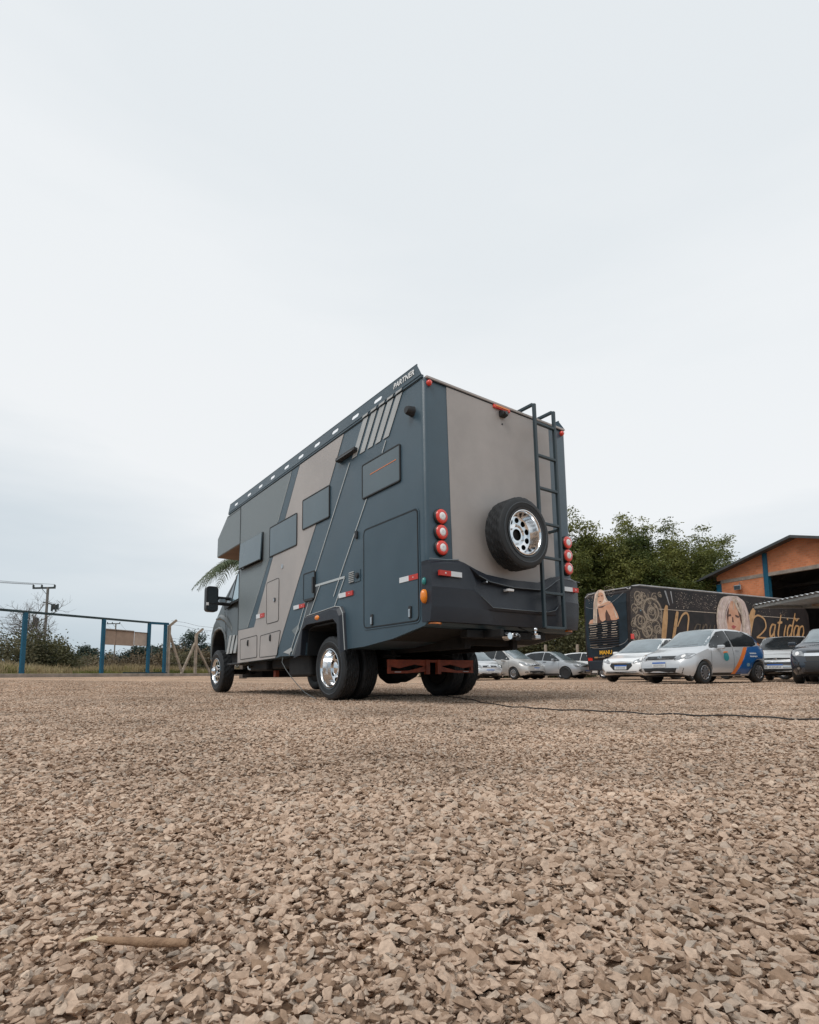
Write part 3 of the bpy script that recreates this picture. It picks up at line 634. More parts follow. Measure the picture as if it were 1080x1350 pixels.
# ---- tail lamps
for cx_, zz in ((.176, (1.838, 1.680, 1.522)), (2.12, (1.836, 1.678, 1.520))):
    for z in zz:
        lm = MB().lathe([(0, .083), (-.020, .083), (-.032, .074), (-.036, .060)], (cx_, 0, z), 'y', 28).build('tail_lamp', MT['blackp'], rv, smooth=40)
        MB().lathe([(-.030, .074), (-.042, .070), (-.048, .056), (-.048, .040)], (cx_, 0, z), 'y', 28).build('red_lens', MT['red'], lm, smooth=50)
        MB().lathe([(-.047, .040), (-.051, .036), (-.053, .02), (-.053, .001)], (cx_, 0, z), 'y', 20).build('clear_lens', MT['white_lens'], lm, smooth=50)
        MB().lathe([(-.0545, .012), (-.0545, .009)], (cx_, 0, z), 'y', 12).build('bulb_ring', MT['steel'], lm)
for x in (.065, 2.135): MB().lathe([(0, .03), (-.02, .03), (-.034, .02), (-.036, .001)], (x, 0, 3.208), 'y', 14).build('top_marker', MT['red'], rv, smooth=50)
bl = MB().box((.96, -.030, 3.205), (1.215, -.004, 3.243)).build('brake_light', MT['red'], rv, bevel=.006)
MB().obox((1.087, -.034, 3.228), (.10, 0, 0), (0, .004, 0), (0, 0, .008)).build('lens_band', MT['amber'], bl)
rc = MB().prism([(.0, 3.20), (-.075, 3.175), (-.075, 3.135), (-.02, 3.12), (0, 3.13)], 'x', 1.055, 1.135).build('rear_camera', MT['blackp'], rv, bevel=.008)
MB().lathe([(-.088, .001), (-.088, .02), (-.07, .022)], (1.095, 0, 3.153), 'y', 14).build('camera_lens', MT['glass_dark'], rc)
MB().lathe([(-.012, .001), (-.012, .010), (0, .010)], (1.10, 0, 3.05), 'y', 10).build('screw', MT['blackp'], rv)
# ---- ladder
ld = MB(); Y = -.155
for x0, x1 in ((1.470, 1.500), (1.805, 1.835)):
    ld.bar((x0, Y, 3.335), (x1, Y, .78), .036, .036, (0, 1, 0)); ld.bar((x0, Y + .017, 3.335), (x0, .26, 3.335), .034, .034); ld.bar((x0, .26, 3.35), (x0, .26, 3.275), .034, .034, (0, 1, 0))
for z in (1.95,):
    for x in (1.49, 1.822): ld.bar((x, Y, z - .03), (x, -.0, z - .03), .03, .03)
ladder = ld.build('ladder', MT['ladder'], rv, bevel=.005)
for z in (3.118, 2.735, 2.355, 1.953, 1.565, 1.168, .785):
    xo = .030 * (3.335 - z) / 2.55
    MB().bar((1.475 + xo, Y, z), (1.805 + xo, Y, z), .036, .030).build('rung', MT['ladder'], ladder, bevel=.005)
# ---- tow hitch
th = MB(); th.box((.55, .05, .66), (1.75, .16, .74)); th.bar((1.10, .10, .70), (1.10, -.14, .66), .07, .06); th.obox((.8, .3, .70), (.02, 0, 0), (0, .5, 0), (0, 0, .04))
th.bar((1.25, .0, .79), (1.40, -.13, .70), .05, .012)
hitch = th.build('tow_bar', MT['dark_steel'], rv, bevel=.006)
MB().lathe([(.70, .028), (.715, .03), (.725, .014), (.74, .014), (.745, .022), (.755, .0255), (.768, .0255), (.778, .018), (.782, .002)], (1.38, -.12, 0), 'z', 18).build('tow_ball', MT['chrome'], hitch, smooth=40)
MB().box((1.35, -.155, .655), (1.43, -.09, .700)).build('ball_mount', MT['steel'], hitch, bevel=.008)
MB().lathe([(-.15, .001), (-.15, .035), (-.12, .045), (-.08, .045), (-.07, .02)], (.96, 0, .675), 'y', 16).build('socket_cap', MT['chrome'], hitch, smooth=35)
for k in range(4): MB().lathe([(-.012, .020), (0, .026), (.012, .020), (0, .014)], (1.05 + .022 * k, -.12, .69 - .004 * k), 'x', 10, close=True).build('chain_link', MT['steel'], hitch, smooth=50) if k % 2 else MB().lathe([(-.006, .022), (0, .026), (.006, .022), (0, .018)], (1.05 + .022 * k, -.12, .69), 'y', 10, close=True).build('chain_link', MT['steel'], hitch, smooth=50)
# ---- right-hand side awning box and mirror seen past the far edge
MB().box((BW, .25, 2.85), (BW + .10, 4.2, 3.05)).build('awning_box', MT['steel'], rv, bevel=.02)
MB().box((BW, .14, 1.0), (BW + .02, .20, 3.1)).build('side_trim', MT['stripe'], rv, bevel=.003)
MB().tube([(BW, .12, 3.07), (BW + .09, .12, 3.08)], .012, 6).build('side_light_stalk', MT['blackp'], rv)
# ================================================================== wheels
def tyre_mb(R, r, w, axis, n=96, tread=True, c=(0, 0, 0)):
    """lathe with real tread grooves; face at -w/2"""
    h = w / 2; prof = [(-h * .80, r), (-h * .98, r + (R - r) * .25), (-h * 1.03, r + (R - r) * .55), (-h * .99, r + (R - r) * .80), (-h * .90, R * .965)]
    t = []; ribs = 6
    for k in range(ribs):
        a = -h * .84 + k * (1.68 * h / ribs); b = a + 1.68 * h / ribs; g = (b - a) * .16
        t += [(a + g * .2, R * .972 if tread else R), (a + g, R), (b - g, R), (b - g * .2, R * .972 if tread else R)]
    prof = prof + t + [(-a, b) for a, b in reversed(prof)]
    b_ = MB(); b_.lathe(prof, c, axis, n)
    # cross sipes: lower every few vertices on the tread ribs
    if tread:
        np_ = len(prof); base = 5
        for k in range(ribs):
            for q_ in (1, 2):
                i = base + k * 4 + q_
                for j in range(n):
                    if (j + (k % 3) + (1 if q_ == 2 else 0)) % 4 == 0:
                        v = Vector(b_.v[i * n + j]); cc = Vector(c); d = v - cc
                        ax_ = 0 if axis == 'x' else 1; t0 = d[ax_]; d[ax_] = 0; d = d * .975; d[ax_] = t0; b_.v[i * n + j] = tuple(cc + d)
    return b_
def polar_holes(b_, axis, c, t_of, r0, r1, nh, hw=.30, hh=.30, sub=2):
    """annulus r0..r1 made of nh cells, each with an open oval hole"""
    c = Vector(c)
    def P(a, r): 
        t = t_of(r); u, w = r * math.cos(a), r * math.sin(a)
        return tuple(c + (Vector((t, u, w)) if axis == 'x' else Vector((u, t, w))))
    for s_ in range(nh):
        a0, a1_ = 2 * PI * s_ / nh, 2 * PI * (s_ + 1) / nh; am = (a0 + a1_) / 2; rm = (r0 + r1) / 2; da, dr = (a1_ - a0), (r1 - r0)
        outer = [(0, .5), (0, 0), (.25, 0), (.5, 0), (.75, 0), (1, 0), (1, .5), (1, 1), (.75, 1), (.5, 1), (.25, 1), (0, 1)]
        ang = [PI, PI * 1.22, PI * 1.36, PI * 1.5, PI * 1.64, PI * 1.78, 0, PI * .22, PI * .36, PI * .5, PI * .64, PI * .78]
        inn = [(.5 + hw * math.cos(q), .5 + hh * math.sin(q)) for q in ang]
        k = len(b_.v); m_ = len(outer)
        b_.v += [P(a0 + u * da, r0 + v * dr) for u, v in outer] + [P(a0 + u * da, r0 + v * dr) for u, v in inn]
        sh = Vector((.012, 0, 0)) if axis == 'x' else Vector((0, .012, 0))
        b_.v += [tuple(Vector(P(a0 + u * da, r0 + v * dr)) + sh) for u, v in inn]
        for j in range(m_):
            j2 = (j + 1) % m_; b_.f += [(k + j, k + j2, k + m_ + j2, k + m_ + j), (k + m_ + j, k + m_ + j2, k + 2*m_ + j2, k + 2*m_ + j)]
def dish_wheel(parent, c, axis, w=.215, R=.39, rr=.232, depth=.115, nh=8, name='wheel', hub=True, sign=1):
    """sign=1: outer face towards -axis"""
    c = Vector(c); A = Vector((1, 0, 0)) if axis == 'x' else Vector((0, 1, 0)); h = w / 2
    drum = MB().lathe([(-h + depth + .03, .001), (-h + depth + .03, rr * .96), (h * .8, rr * .96), (h * .8, .001)], (0, 0, 0), axis, 24).build(name, MT['dark_steel'], parent)
    drum.location = c
    if sign < 0: drum.rotation_euler = (0, 0, PI)
    tyre_mb(R, rr * 1.0, w, axis).build('tyre', MT['tyre'], drum, smooth=32)
    # raised sidewall rings
    MB().lathe([(-h * 1.04, rr + (R - rr) * .52), (-h * 1.075, rr + (R - rr) * .56), (-h * 1.04, rr + (R - rr) * .60)], (0, 0, 0), axis, 64).lathe([(-h * .93, rr * 1.05), (-h * 1.0, rr * 1.075), (-h * 1.03, rr * 1.13)], (0, 0, 0), axis, 64).build('sidewall', MT['tyre_side'], drum, smooth=60)
    rm = MB(); f = -h * .97
    rm.lathe([(f + .012, rr * 1.035), (f - .004, rr * 1.03), (f - .006, rr * 1.0), (f + .006, rr * .965), (f + .03, rr * .945), (f + depth * .62, rr * .90), (f + depth * .90, rr * .84)], (0, 0, 0), axis, 56)
    r1 = rr * .84; r0 = rr * .50
    polar_holes(rm, axis, (0, 0, 0), lambda r: f + depth * (.90 + .10 * (r1 - r) / (r1 - r0)) - .0, r0, r1, nh, .35, .36)
    rm.lathe([(f + depth, r0), (f + depth * .99, rr * .44), (f + depth * .97, rr * .36)], (0, 0, 0), axis, 56)
    if hub: rm.lathe([(f + depth * .97, rr * .36), (f + depth * .55, rr * .33), (f + depth * .50, rr * .28), (f + depth * .50, .002)], (0, 0, 0), axis, 28)
    else: rm.lathe([(f + depth * .97, rr * .36), (f + depth * .97, rr * .27)], (0, 0, 0), axis, 28)
    rm.build('rim', MT['chrome'], drum, smooth=35)
    nb = MB()
    for k in range(nh if nh < 9 else 6):
        a = 2 * PI * (k + .5) / (nh if nh < 9 else 6); u, v = rr * .42 * math.cos(a), rr * .42 * math.sin(a)
        nb.lathe([(f + depth - .02, .001), (f + depth - .02, .009), (f + depth + .01, .011)], (0, u, v) if axis == 'x' else (u, 0, v), axis, 6)
    tag(nb.build('wheel_nuts', MT['steel'], drum), kind='stuff'); return drum
dish_wheel(rv, (.030 + .1075, 2.0, .392), 'x', depth=.135)
d2 = dish_wheel(rv, (.030 + .1075 + .265, 2.0, .392), 'x', depth=.06)
dish_wheel(rv, (BW - .030 - .1075, 2.0, .392), 'x', depth=.135, sign=-1)
dish_wheel(rv, (BW - .030 - .1075 - .265, 2.0, .392), 'x', depth=.06, sign=-1)
# spare wheel on its carrier
sp = dish_wheel(rv, (1.065, -.205, 1.743), 'y', w=.235, R=.380, rr=.232, depth=.125, nh=10, name='spare_wheel', hub=False)
MB().box((1.0, -.10, 1.68), (1.13, -.0, 1.81)).bar((1.2, -.075, 1.74), (1.51, -.075, 1.90), .03, .03).build('carrier', MT['slate_low'], sp).matrix_parent_inverse = Matrix.Translation((-1.065, .205, -1.743))
# front wheels: convex polished discs
for x, sg in ((.0 + .11, 1), (BW - .0 - .11, -1)):
    d = dish_wheel(rv, (x, 6.30, .425), 'x', w=.22, R=.385, rr=.225, depth=.02, nh=8, name='front_wheel', hub=False, sign=sg)
    MB().lathe([(-.107, .085), (-.155, .080), (-.165, .07), (-.165, .055), (-.18, .05), (-.19, .03), (-.19, .001)], (0, 0, 0), 'x', 28).build('hub', MT['chrome'], d, smooth=30)
MB().tube([(.2, 6.262, .41), (2.0, 6.262, .41)], .05, 10).box((.6, 5.6, .30), (1.6, 6.6, .60)).box((.5, 5.95, .36), (.75, 6.2, .62)).build('front_axle', MT['dark_steel'], rv, bevel=.02)
# ================================================================== cab
cabp = [(5.20, .70), (5.78, .73), (5.86, .90), (5.96, 1.06), (6.12, 1.16), (6.30, 1.19), (6.52, 1.15), (6.66, 1.03), (6.73, .90), (6.76, .62), (6.98, .60), (7.02, .95), (6.97, 1.15), (6.72, 1.33), (6.50, 1.42), (6.10, 1.80), (5.56, 2.30), (5.38, 2.48), (5.20, 2.52)]
bm = bmesh.new(); X0, X1 = .03, BW - .03
def cabx(y, z): 
    """the cab narrows towards the nose and towards the roof"""
    return .0 + .07 * smooth((y - 6.5) / .6) + .16 * smooth((z - 1.45) / 1.1)
ns = len(cabp)
ysb = [cabx(y, z) for y, z in cabp]
va = [bm.verts.new((X0 + float(d), y, z)) for (y, z), d in zip(cabp, ysb)]; vb = [bm.verts.new((X1 - float(d), y, z)) for (y, z), d in zip(cabp, ysb)]
tr = tessellate_polygon([[Vector((y, z, 0)) for y, z in cabp]])
for t in tr:
    bm.faces.new([va[i] for i in t]); bm.faces.new([vb[i] for i in reversed(t)])
for i in range(ns): bm.faces.new((va[i], vb[i], vb[(i + 1) % ns], va[(i + 1) % ns]))
bmesh.ops.recalc_face_normals(bm, faces=bm.faces)
me = bpy.data.meshes.new('cab'); bm.to_mesh(me); bm.free(); me.materials.append(MT['cab'])
cab = obj('cab', me, None, rv); b_ = cab.modifiers.new('bevel', 'BEVEL'); b_.width = .045; b_.segments = 4; b_.limit_method = 'ANGLE'; b_.angle_limit = math.radians(50)
def cside(poly, x0, x1, mt, name, par=cab, tilt=True):
    n0 = len(poly); b_ = MB(); f0 = [(X0 + float(cabx(y, z)) + x0, y, z) for y, z in poly]; f1 = [(X0 + float(cabx(y, z)) + x1, y, z) for y, z in poly]
    trr = tessellate_polygon([[Vector((y, z, 0)) for y, z in poly]])
    b_.add(f0 + f1, [tuple(t) for t in trr] + [tuple(i + n0 for i in reversed(t)) for t in trr] + [(i, (i + 1) % n0, (i + 1) % n0 + n0, i + n0) for i in range(n0)]); return b_.build(name, mt, par)
cside([(5.24, 1.62), (5.60, 1.60), (5.98, 1.52), (6.05, 1.62), (5.62, 2.20), (5.36, 2.40), (5.24, 2.40)], -.012, .0, MT['rubber'], 'window_surround')
cside([(5.26, 1.66), (5.58, 1.64), (5.60, 2.12), (5.35, 2.34), (5.26, 2.34)], -.018, -.005, MT['aqua'], 'side_window')
cside([(5.64, 1.64), (5.93, 1.60), (5.66, 2.04)], -.018, -.005, MT['glass'], 'quarter_window')
# door seam, haunch over the front wheel, flare
b_ = MB(); b_.tube([(X0 + float(cabx(y, z)) - .004, y, z) for y, z in ((5.86, .80), (5.90, 1.2), (5.98, 1.5))], .005, 5); b_.build('door_seam', MT['rubber'], cab)
b_ = MB(); arcp = [(5.84, .74), (5.88, .93), (5.97, 1.09), (6.12, 1.18), (6.30, 1.205), (6.50, 1.17), (6.66, 1.05), (6.74, .90), (6.78, .66)]
b_.tube([(X0 + .01 + float(cabx(y, z)), y, z + .012) for y, z in arcp], [.03] * 9, 8); b_.build('arch_flare', MT['cab'], cab, smooth=50)
b_ = MB(); hp = [(5.55, 1.02), (5.70, 1.20), (5.92, 1.34), (6.20, 1.42), (6.50, 1.40)]; b_.tube([(X0 + .03 + float(cabx(y, z)), y, z) for y, z in hp], [.012, .045, .06, .06, .03], 10); b_.build('haunch', MT['cab'], cab, smooth=60)
for k in range(3):
    y0 = 5.22 + k * .175; cside([(y0, 1.03 + .005 * k), (y0 + .115, 1.03 + .005 * k), (y0 + .27, .72), (y0 + .155, .72)] if k else [(y0, 1.02), (y0 + .10, 1.02), (y0 + .25, .72), (y0 + .135, .72)], -.006, 0, MT['stripe'], 'stripe')
MB().prism([(6.60, 1.21), (6.70, 1.22), (6.74, 1.16), (6.62, 1.15)], 'x', .13, .17).build('side_repeater', MT['red'], cab, bevel=.01)
MB().box((.06, 5.2, 1.13), (.085, 5.24, 1.20)).build('fuel_cap_catch', MT['white'], cab)
MB().box((.05, 5.19, .52), (.5, 5.86, .555)).build('step', MT['blackp'], cab, bevel=.008)
MB().box((.12, 5.19, .55), (1.9, 5.80, .72)).box((.35, 5.80, .55), (1.85, 6.85, 1.1)).build('underbody', MT['dark_steel'], cab)
ws = MB(); ws.add([(X0 + .2, 6.47, 1.452), (X1 - .2, 6.47, 1.452), (X1 - .3, 5.62, 2.265), (X0 + .3, 5.62, 2.265)], [(0, 1, 2, 3)]); ws.build('windscreen', MT['glass_dark'], cab)
lin = MB(); ap = [(5.80, .70), (5.87, .90), (5.97, 1.05), (6.12, 1.145), (6.30, 1.172), (6.51, 1.135), (6.645, 1.02), (6.715, .895), (6.75, .62)]
k = 0
for x_ in (X0 + .02, X1 - .02): lin.v += [(x_, y, z) for y, z in ap]
lin.f = [(i, i + 1, i + 1 + len(ap), i + len(ap)) for i in range(len(ap) - 1)]; lin.build('arch_liner', MT['rubber'], cab)
# door mirror
Y0 = 5.65
mirror = MB().prism(rrect(-.405, 1.445, -.200, 1.890, .06), 'y', Y0, Y0 + .13).build('door_mirror', MT['blackp'], rv, bevel=.03, seg=3)
MB().prism(rrect(-.382, 1.59, -.222, 1.865, .03), 'y', Y0 - .006, Y0 + .004).build('mirror_glass', MT['glass_dark'], mirror)
MB().prism(rrect(-.382, 1.47, -.222, 1.565, .02), 'y', Y0 - .006, Y0 + .004).build('mirror_glass', MT['glass_dark'], mirror)
MB().box((-.405, Y0 - .008, 1.55), (-.365, Y0 + .02, 1.60)).build('indicator', MT['white_lens'], mirror)
for z in (1.70, 1.60): MB().tube([(-.21, Y0 + .07, z), (.02, Y0 + .09, z), (.14, Y0 + .12, z - .01)], .030, 8).build('mirror_arm', MT['blackp'], mirror, smooth=50)
MB().box((-.17, Y0 + .04, 1.615), (-.06, Y0 + .12, 1.685)).build('arm_cover', MT['steel'], mirror, bevel=.01)
# grey drain hose from the skirt and the mains cable across the gravel
hose = MB().tube([(.02, 3.36, .60), (.0, 3.35, .50), (.0, 3.22, .40), (.0, 3.02, .28), (.0, 2.82, .18), (-.01, 2.60, .09), (-.02, 2.40, .045), (-.04, 2.2, .015)], .0055, 8).build('drain_hose', MT['hose'], rv, smooth=60)
decal('arrow_mark', [(3.02, .93), (2.80, 1.0), (2.78, .93), (2.9, .85)], MT['front_grey'], -.0085)
decal('arrow_mark', [(3.30, .64), (3.02, .70), (3.0, .65), (3.12, .61)], MT['stripe'], -.0085)
# ================================================================== parked cars
def paint(name, col, metal=.35, rough=.32): return mat(name, col, rough, metal=metal, coat=.7, var=.04, vscale=1.5, coatr=.06)
PT = dict(silver=paint('silver_paint', (.58, .60, .62)), silver2=paint('pale_silver_paint', (.56, .57, .57)), white=paint('white_car_paint', (.80, .81, .81), 0, .25), warm=paint('champagne_silver_paint', (.52, .51, .49)),
          dark=paint('dark_blue_car_paint', (.035, .045, .06), .3, .25), black=paint('black_car_paint', (.012, .013, .015), .2, .2), grey=paint('mid_silver_paint', (.42, .44, .46)))
MT['car_glass'] = mat('car_window_glass', (.016, .021, .025), .10, spec=.42, var=.4, vscale=1.2)
MT['screen'] = mat('windscreen_glass', (.16, .20, .22), .09, spec=.7, coat=.5, var=.25, vscale=1.6)
MT['lamp'] = mat('headlamp_lens', (.30, .31, .32), .12, metal=.5, coat=1, var=.4, vscale=14)
MT['plate_w'] = mat('number_plate_white', (.62, .63, .63), .4); MT['plate_b'] = mat('number_plate_blue', (.015, .11, .42), .4)
MT['alloy'] = mat('alloy_wheel', (.55, .56, .58), .28, metal=.9)
MT['wheel_dark'] = mat('wheel_black', (.02, .02, .022), .5)
MT['blue_film'] = mat('blue_vinyl', (.012, .10, .30), .35, coat=.4); MT['orange_film'] = mat('orange_vinyl', (.75, .20, .04), .4, coat=.3); MT['teal_film'] = mat('teal_vinyl', (.04, .24, .26), .4)
MT['gold'] = mat('gold_emblem', (.75, .40, .10), .3, metal=.6)
def lerp_prof(P, x):
    xs_ = [p[0] for p in P]; return float(np.interp(x, xs_, [p[1] for p in P]))
def project(bvh, poly, direction, off=.004, cuts=2, thick=0):
    """drape an outline on a body. direction '-y' (left side seen from outside), '+y', '-x' (front), '+x' (rear); poly in (x,z) for sides, (y,z) for ends"""
    bm = bmesh.new(); vs_ = [bm.verts.new((u, v, 0)) for u, v in poly]; f = bm.faces.new(vs_)
    bmesh.ops.triangulate(bm, faces=[f], ngon_method='EAR_CLIP')
    for _ in range(cuts): bmesh.ops.subdivide_edges(bm, edges=[e for e in bm.edges if e.calc_length() > .09], cuts=1, use_grid_fill=True)
    bmesh.ops.triangulate(bm, faces=bm.faces)
    D = {'-y': Vector((0, -1, 0)), '+y': Vector((0, 1, 0)), '-x': Vector((-1, 0, 0)), '+x': Vector((1, 0, 0))}[direction]
    for v in bm.verts:
        u, w = v.co.x, v.co.y
        o = Vector((u, 0, w)) if direction[1] == 'y' else Vector((0, u, w))
        o = o - D * 9
        h, nrm, i, d = bvh.ray_cast(o, D)
        if h is None:
            h, nrm, i, d = bvh.find_nearest(Vector((u, 0, w)) - D * 1.2 if direction[1] == 'y' else Vector((0, u, w)) - D * 2.2)
        v.co = h + (nrm if nrm.dot(D) < 0 else -nrm) * off
    bmesh.ops.recalc_face_normals(bm, faces=bm.faces)
    me = bpy.data.meshes.new('patch'); bm.to_mesh(me); bm.free(); me.polygons.foreach_set('use_smooth', [True] * len(me.polygons)); return me
def skin(name, bvh, poly, direction, mt, parent, off=.004, cuts=2):
    me = project(bvh, poly, direction, off, cuts); me.name = name; me.materials.append(mt); return obj(name, me, None, parent)
def outline_line(bvh, pts, direction, r, name, mt, parent, step=.06):
    D = {'-y': Vector((0, -1, 0)), '+y': Vector((0, 1, 0)), '-x': Vector((-1, 0, 0))}[direction]; P3 = []
    for a, b in zip(pts, pts[1:]):
        L_ = math.hypot(b[0] - a[0], b[1] - a[1]); k = max(1, int(L_ / step))
        for i in range(k): t = i / k; P3.append((a[0] + (b[0] - a[0]) * t, a[1] + (b[1] - a[1]) * t))
    P3.append(pts[-1]); q = []
    for u, w in P3:
        o = (Vector((u, 0, w)) if direction[1] == 'y' else Vector((0, u, w))) - D * 9; h, nrm, i, d = bvh.ray_cast(o, D)
        if h is not None: q.append(h + nrm * 0.0)
    if len(q) > 1: return MB().tube(q, r, 5).build(name, mt, parent)
def car(name, spec, paint_m, loc, rz, label, group='cars parked at the edge of the yard', cat='car'):
    L_, W, H = spec['L'], spec['W'], spec['H']; wb, fo = spec['wb'], spec['fo']; R = spec.get('R', .305)
    xf = L_ / 2; xr = -L_ / 2; xw1 = xf - fo; xw0 = xw1 - wb; top = spec['top']; belt = spec['belt']; zb = spec.get('zb', .20)
    root = empty(name, (loc[0], loc[1], zat(*loc)), rz, label, cat, group)
    N_ = 84; M = []
    us = np.linspace(0, 1, N_); xs_ = xr + us * L_
    side = [.88, .95, .985, 1.0, 1.0, .985, .955]
    for x in xs_:
        zt = lerp_prof(top, x); zbelt = min(lerp_prof(belt, x), zt - .05); 
        arch = 0
        for xw in (xw0, xw1):
            d = abs(x - xw)
            if d < R * 1.17: arch = max(arch, math.sqrt((R * 1.17) ** 2 - d * d) + R * 1.0)
        zlo = zb + .10 * max(0, (abs(x) - xf + .35) / .35) ** 1.5; zl = max(zlo, arch)
        e = max(0, (abs(x) - (xf - .62)) / .62); p = 2.4 if x > 0 else 3.0; g = 1 - (.30 if x > 0 else .20) * e ** p
        w = W / 2 * g; row = []
        SZ = [zlo + (zbelt - zlo) * q / 6 for q in range(7)]; row.append((0, zlo + .04)); row.append((w * (float(np.interp(zl, SZ, side)) - .03), zl + .0))
        for i, s_ in enumerate(side):
            t = i / (len(side) - 1); zz_ = zl + (zbelt - zl) * t; row.append((w * float(np.interp(zz_, SZ, side)), zz_))
        gh = zt - zbelt; hood = 1 - min(1, gh / .30)
        wr = w * ((.70 * (1 - hood) + .84 * hood)); zr = zt - (.055 * (1 - hood) + .03 * hood)
        for t in (.3, .62, .88): row.append((w * .955 + (wr - w * .955) * (t ** 1.25), zbelt + (zr - zbelt) * t))
        row.append((wr, zr)); row.append((wr * .88, zr + (zt - zr) * .55)); row.append((wr * .55, zt - .008)); row.append((0, zt))
        M.append((x, row))
    nr = len(M[0][1]); V = []; F = []; full = []
    for x, row in M:
        ringp = [(y, z) for y, z in row] + [(-y, z) for y, z in row[-2:0:-1]]; k = len(V); full.append(k); nring = len(ringp)
        zt = row[-1][1]
        for y, z in ringp:
            xo = x
            if x > xf - .5: q = (x - (xf - .5)) / .5; xo = x - q ** 2 * (spec.get('nose', .16) * max(0, (z - .42) / .45) ** 1.6 + .05 * max(0, (.36 - z) / .2)) - q ** 2 * .10 * (abs(y) / (W / 2)) ** 2
            if x < xr + .4: q = ((xr + .4) - x) / .4; xo = x + q ** 2 * (.10 * max(0, (z - .6) / .8) ** 1.2 + .05 * max(0, (.36 - z) / .2)) + q ** 2 * .08 * (abs(y) / (W / 2)) ** 2
            V.append((xo, y, z))
    for a, b in zip(full, full[1:]):
        for j in range(nring): F.append((a + j, a + (j + 1) % nring, b + (j + 1) % nring, b + j))
    for base, s_ in ((full[0], 1), (full[-1], -1)):                       # ends: strips across with a slight crown
        cols = [-.6, 0, .6]; prev = [base + j for j in range(1, nr)]
        left = [base + nring - j for j in range(1, nr - 1)] + [base + nr - 1]
        mids = []
        for c_ in (0,):
            k = len(V); 
            for j in range(1, nr - 1):
                p_ = V[base + j]; V.append((p_[0] - s_ * .045, 0, p_[2]))
            mids = [k + j for j in range(nr - 2)] + [base + nr - 1]
        for j in range(nr - 2):
            F.append((prev[j], prev[j + 1], mids[j + 1], mids[j])); F.append((mids[j], mids[j + 1], left[j + 1], left[j]))
        F.append((base, prev[0], mids[0])); F.append((base, mids[0], left[0]))
    b_ = MB(); b_.v = V; b_.f = [f for f in F if len(set(f)) > 2]
    me = b_.mesh('body', 40); me.materials.append(paint_m); body_ = obj('body', me, None, root)
    bv = BVHTree.FromPolygons([Vector(v.co) for v in me.vertices], [tuple(p.vertices) for p in me.polygons])
    MB().box((xr + .22, -W * .42, zb - .02), (xf - .30, W * .42, .62)).build('underbody', MT['dark_steel'], root)
    # glass
    skin('windscreen', bv, spec['screen'], '-x', spec.get('screen_mat', MT['screen']), root, .006, 3)
    for sd in ('-y', '+y'):
        for i, w_ in enumerate(spec['windows']):
            skin('window_surround', bv, offpoly(rpoly(w_, .03, 2), -.018), sd, MT['rubber'], root, .002, 2) if i == 0 or True else None
            skin('side_window', bv, rpoly(w_, .03, 2), sd, MT['car_glass'], root, .006, 2)
        for ln in spec['seams']: outline_line(bv, ln, sd, .005, 'door_seam', MT['rubber'], root)
        skin('sill', bv, [(xw0 + R * 1.25, zb + .015), (xw1 - R * 1.25, zb + .015), (xw1 - R * 1.25, zb + .09), (xw0 + R * 1.25, zb + .09)], sd, spec.get('sill', MT['blackp']), root, .004, 2)
        for hx, hz in spec['handles']: skin('door_handle', bv, rrect(hx - .09, hz - .014, hx + .09, hz + .014, .01, 2), sd, spec.get('hmat', paint_m), root, .022, 1)
    if spec.get('rear_screen'): skin('rear_window', bv, spec['rear_screen'], '+x', MT['car_glass'], root, .006, 2)
    # front
    for sgn in (1, -1):
        hp_ = [(u * sgn, v) for u, v in spec['lamp']]; skin('headlight', bv, rpoly(hp_, .03, 2), '-x', MT['lamp'], root, .010, 2)
        skin('lamp_inner', bv, [(sum(p[0] for p in hp_) / len(hp_) + .045 * math.cos(a * PI / 4), sum(p[1] for p in hp_) / len(hp_) + .045 * math.sin(a * PI / 4)) for a in range(8)], '-x', MT['white_lens'], root, .016, 1)
        if spec.get('fog'): fx, fz = spec['fog']; skin('fog_lamp', bv, [(sgn * fx + .06 * math.cos(a * PI / 5), fz + .045 * math.sin(a * PI / 5)) for a in range(10)], '-x', MT['blackp'], root, .006, 1); skin('fog_lens', bv, [(sgn * fx + .035 * math.cos(a * PI / 4), fz + .03 * math.sin(a * PI / 4)) for a in range(8)], '-x', MT['lamp'], root, .012, 1)
        skin('tail_light', bv, [(sgn * .52, .80), (sgn * .74, .82), (sgn * .72, 1.02), (sgn * .56, 1.0)], '+x', MT['red'], root, .01, 1)
        MB().obox((xw1 - .62, sgn * (W / 2 + .07), spec.get('mz', .97)), (.055, 0, 0), (0, .09, 0), (0, 0, .055)).build('wing_mirror', spec.get('mmat', paint_m), root, bevel=.03, seg=3)
    for g_ in spec['grille']: skin('grille', bv, rpoly(g_, .02, 2), '-x', MT['blackp'], root, .006, 3)
    for g_ in spec.get('trim', []): skin('chrome_trim', bv, g_, '-x', MT['chrome'], root, .014, 3)
    pz = spec['plate']; py = spec.get('platey', 0); pw_ = .20
    pl = skin('number_plate', bv, [(py - pw_, pz - .065), (py + pw_, pz - .065), (py + pw_, pz + .065), (py - pw_, pz + .065)], '-x', MT['plate_w'], root, .022, 2)
    skin('plate_band', bv, [(py - pw_, pz + .032), (py + pw_, pz + .032), (py + pw_, pz + .067), (py - pw_, pz + .067)], '-x', MT['plate_b'], pl, .027, 2)
    skin('plate_characters', bv, [(py - .15, pz - .038), (py + .15, pz - .038), (py + .15, pz + .012), (py - .15, pz + .012)], '-x', mat_chars(), pl, .026, 2)
    if spec.get('roofrails'):
        for sgn in (1, -1): MB().tube([(-.9, sgn * W * .34, H - .03), (-.85, sgn * W * .34, H + .03), (.3, sgn * W * .34, H + .02), (.4, sgn * W * .34, H - .04)], .015, 6).build('roof_bar', MT['steel'], root)
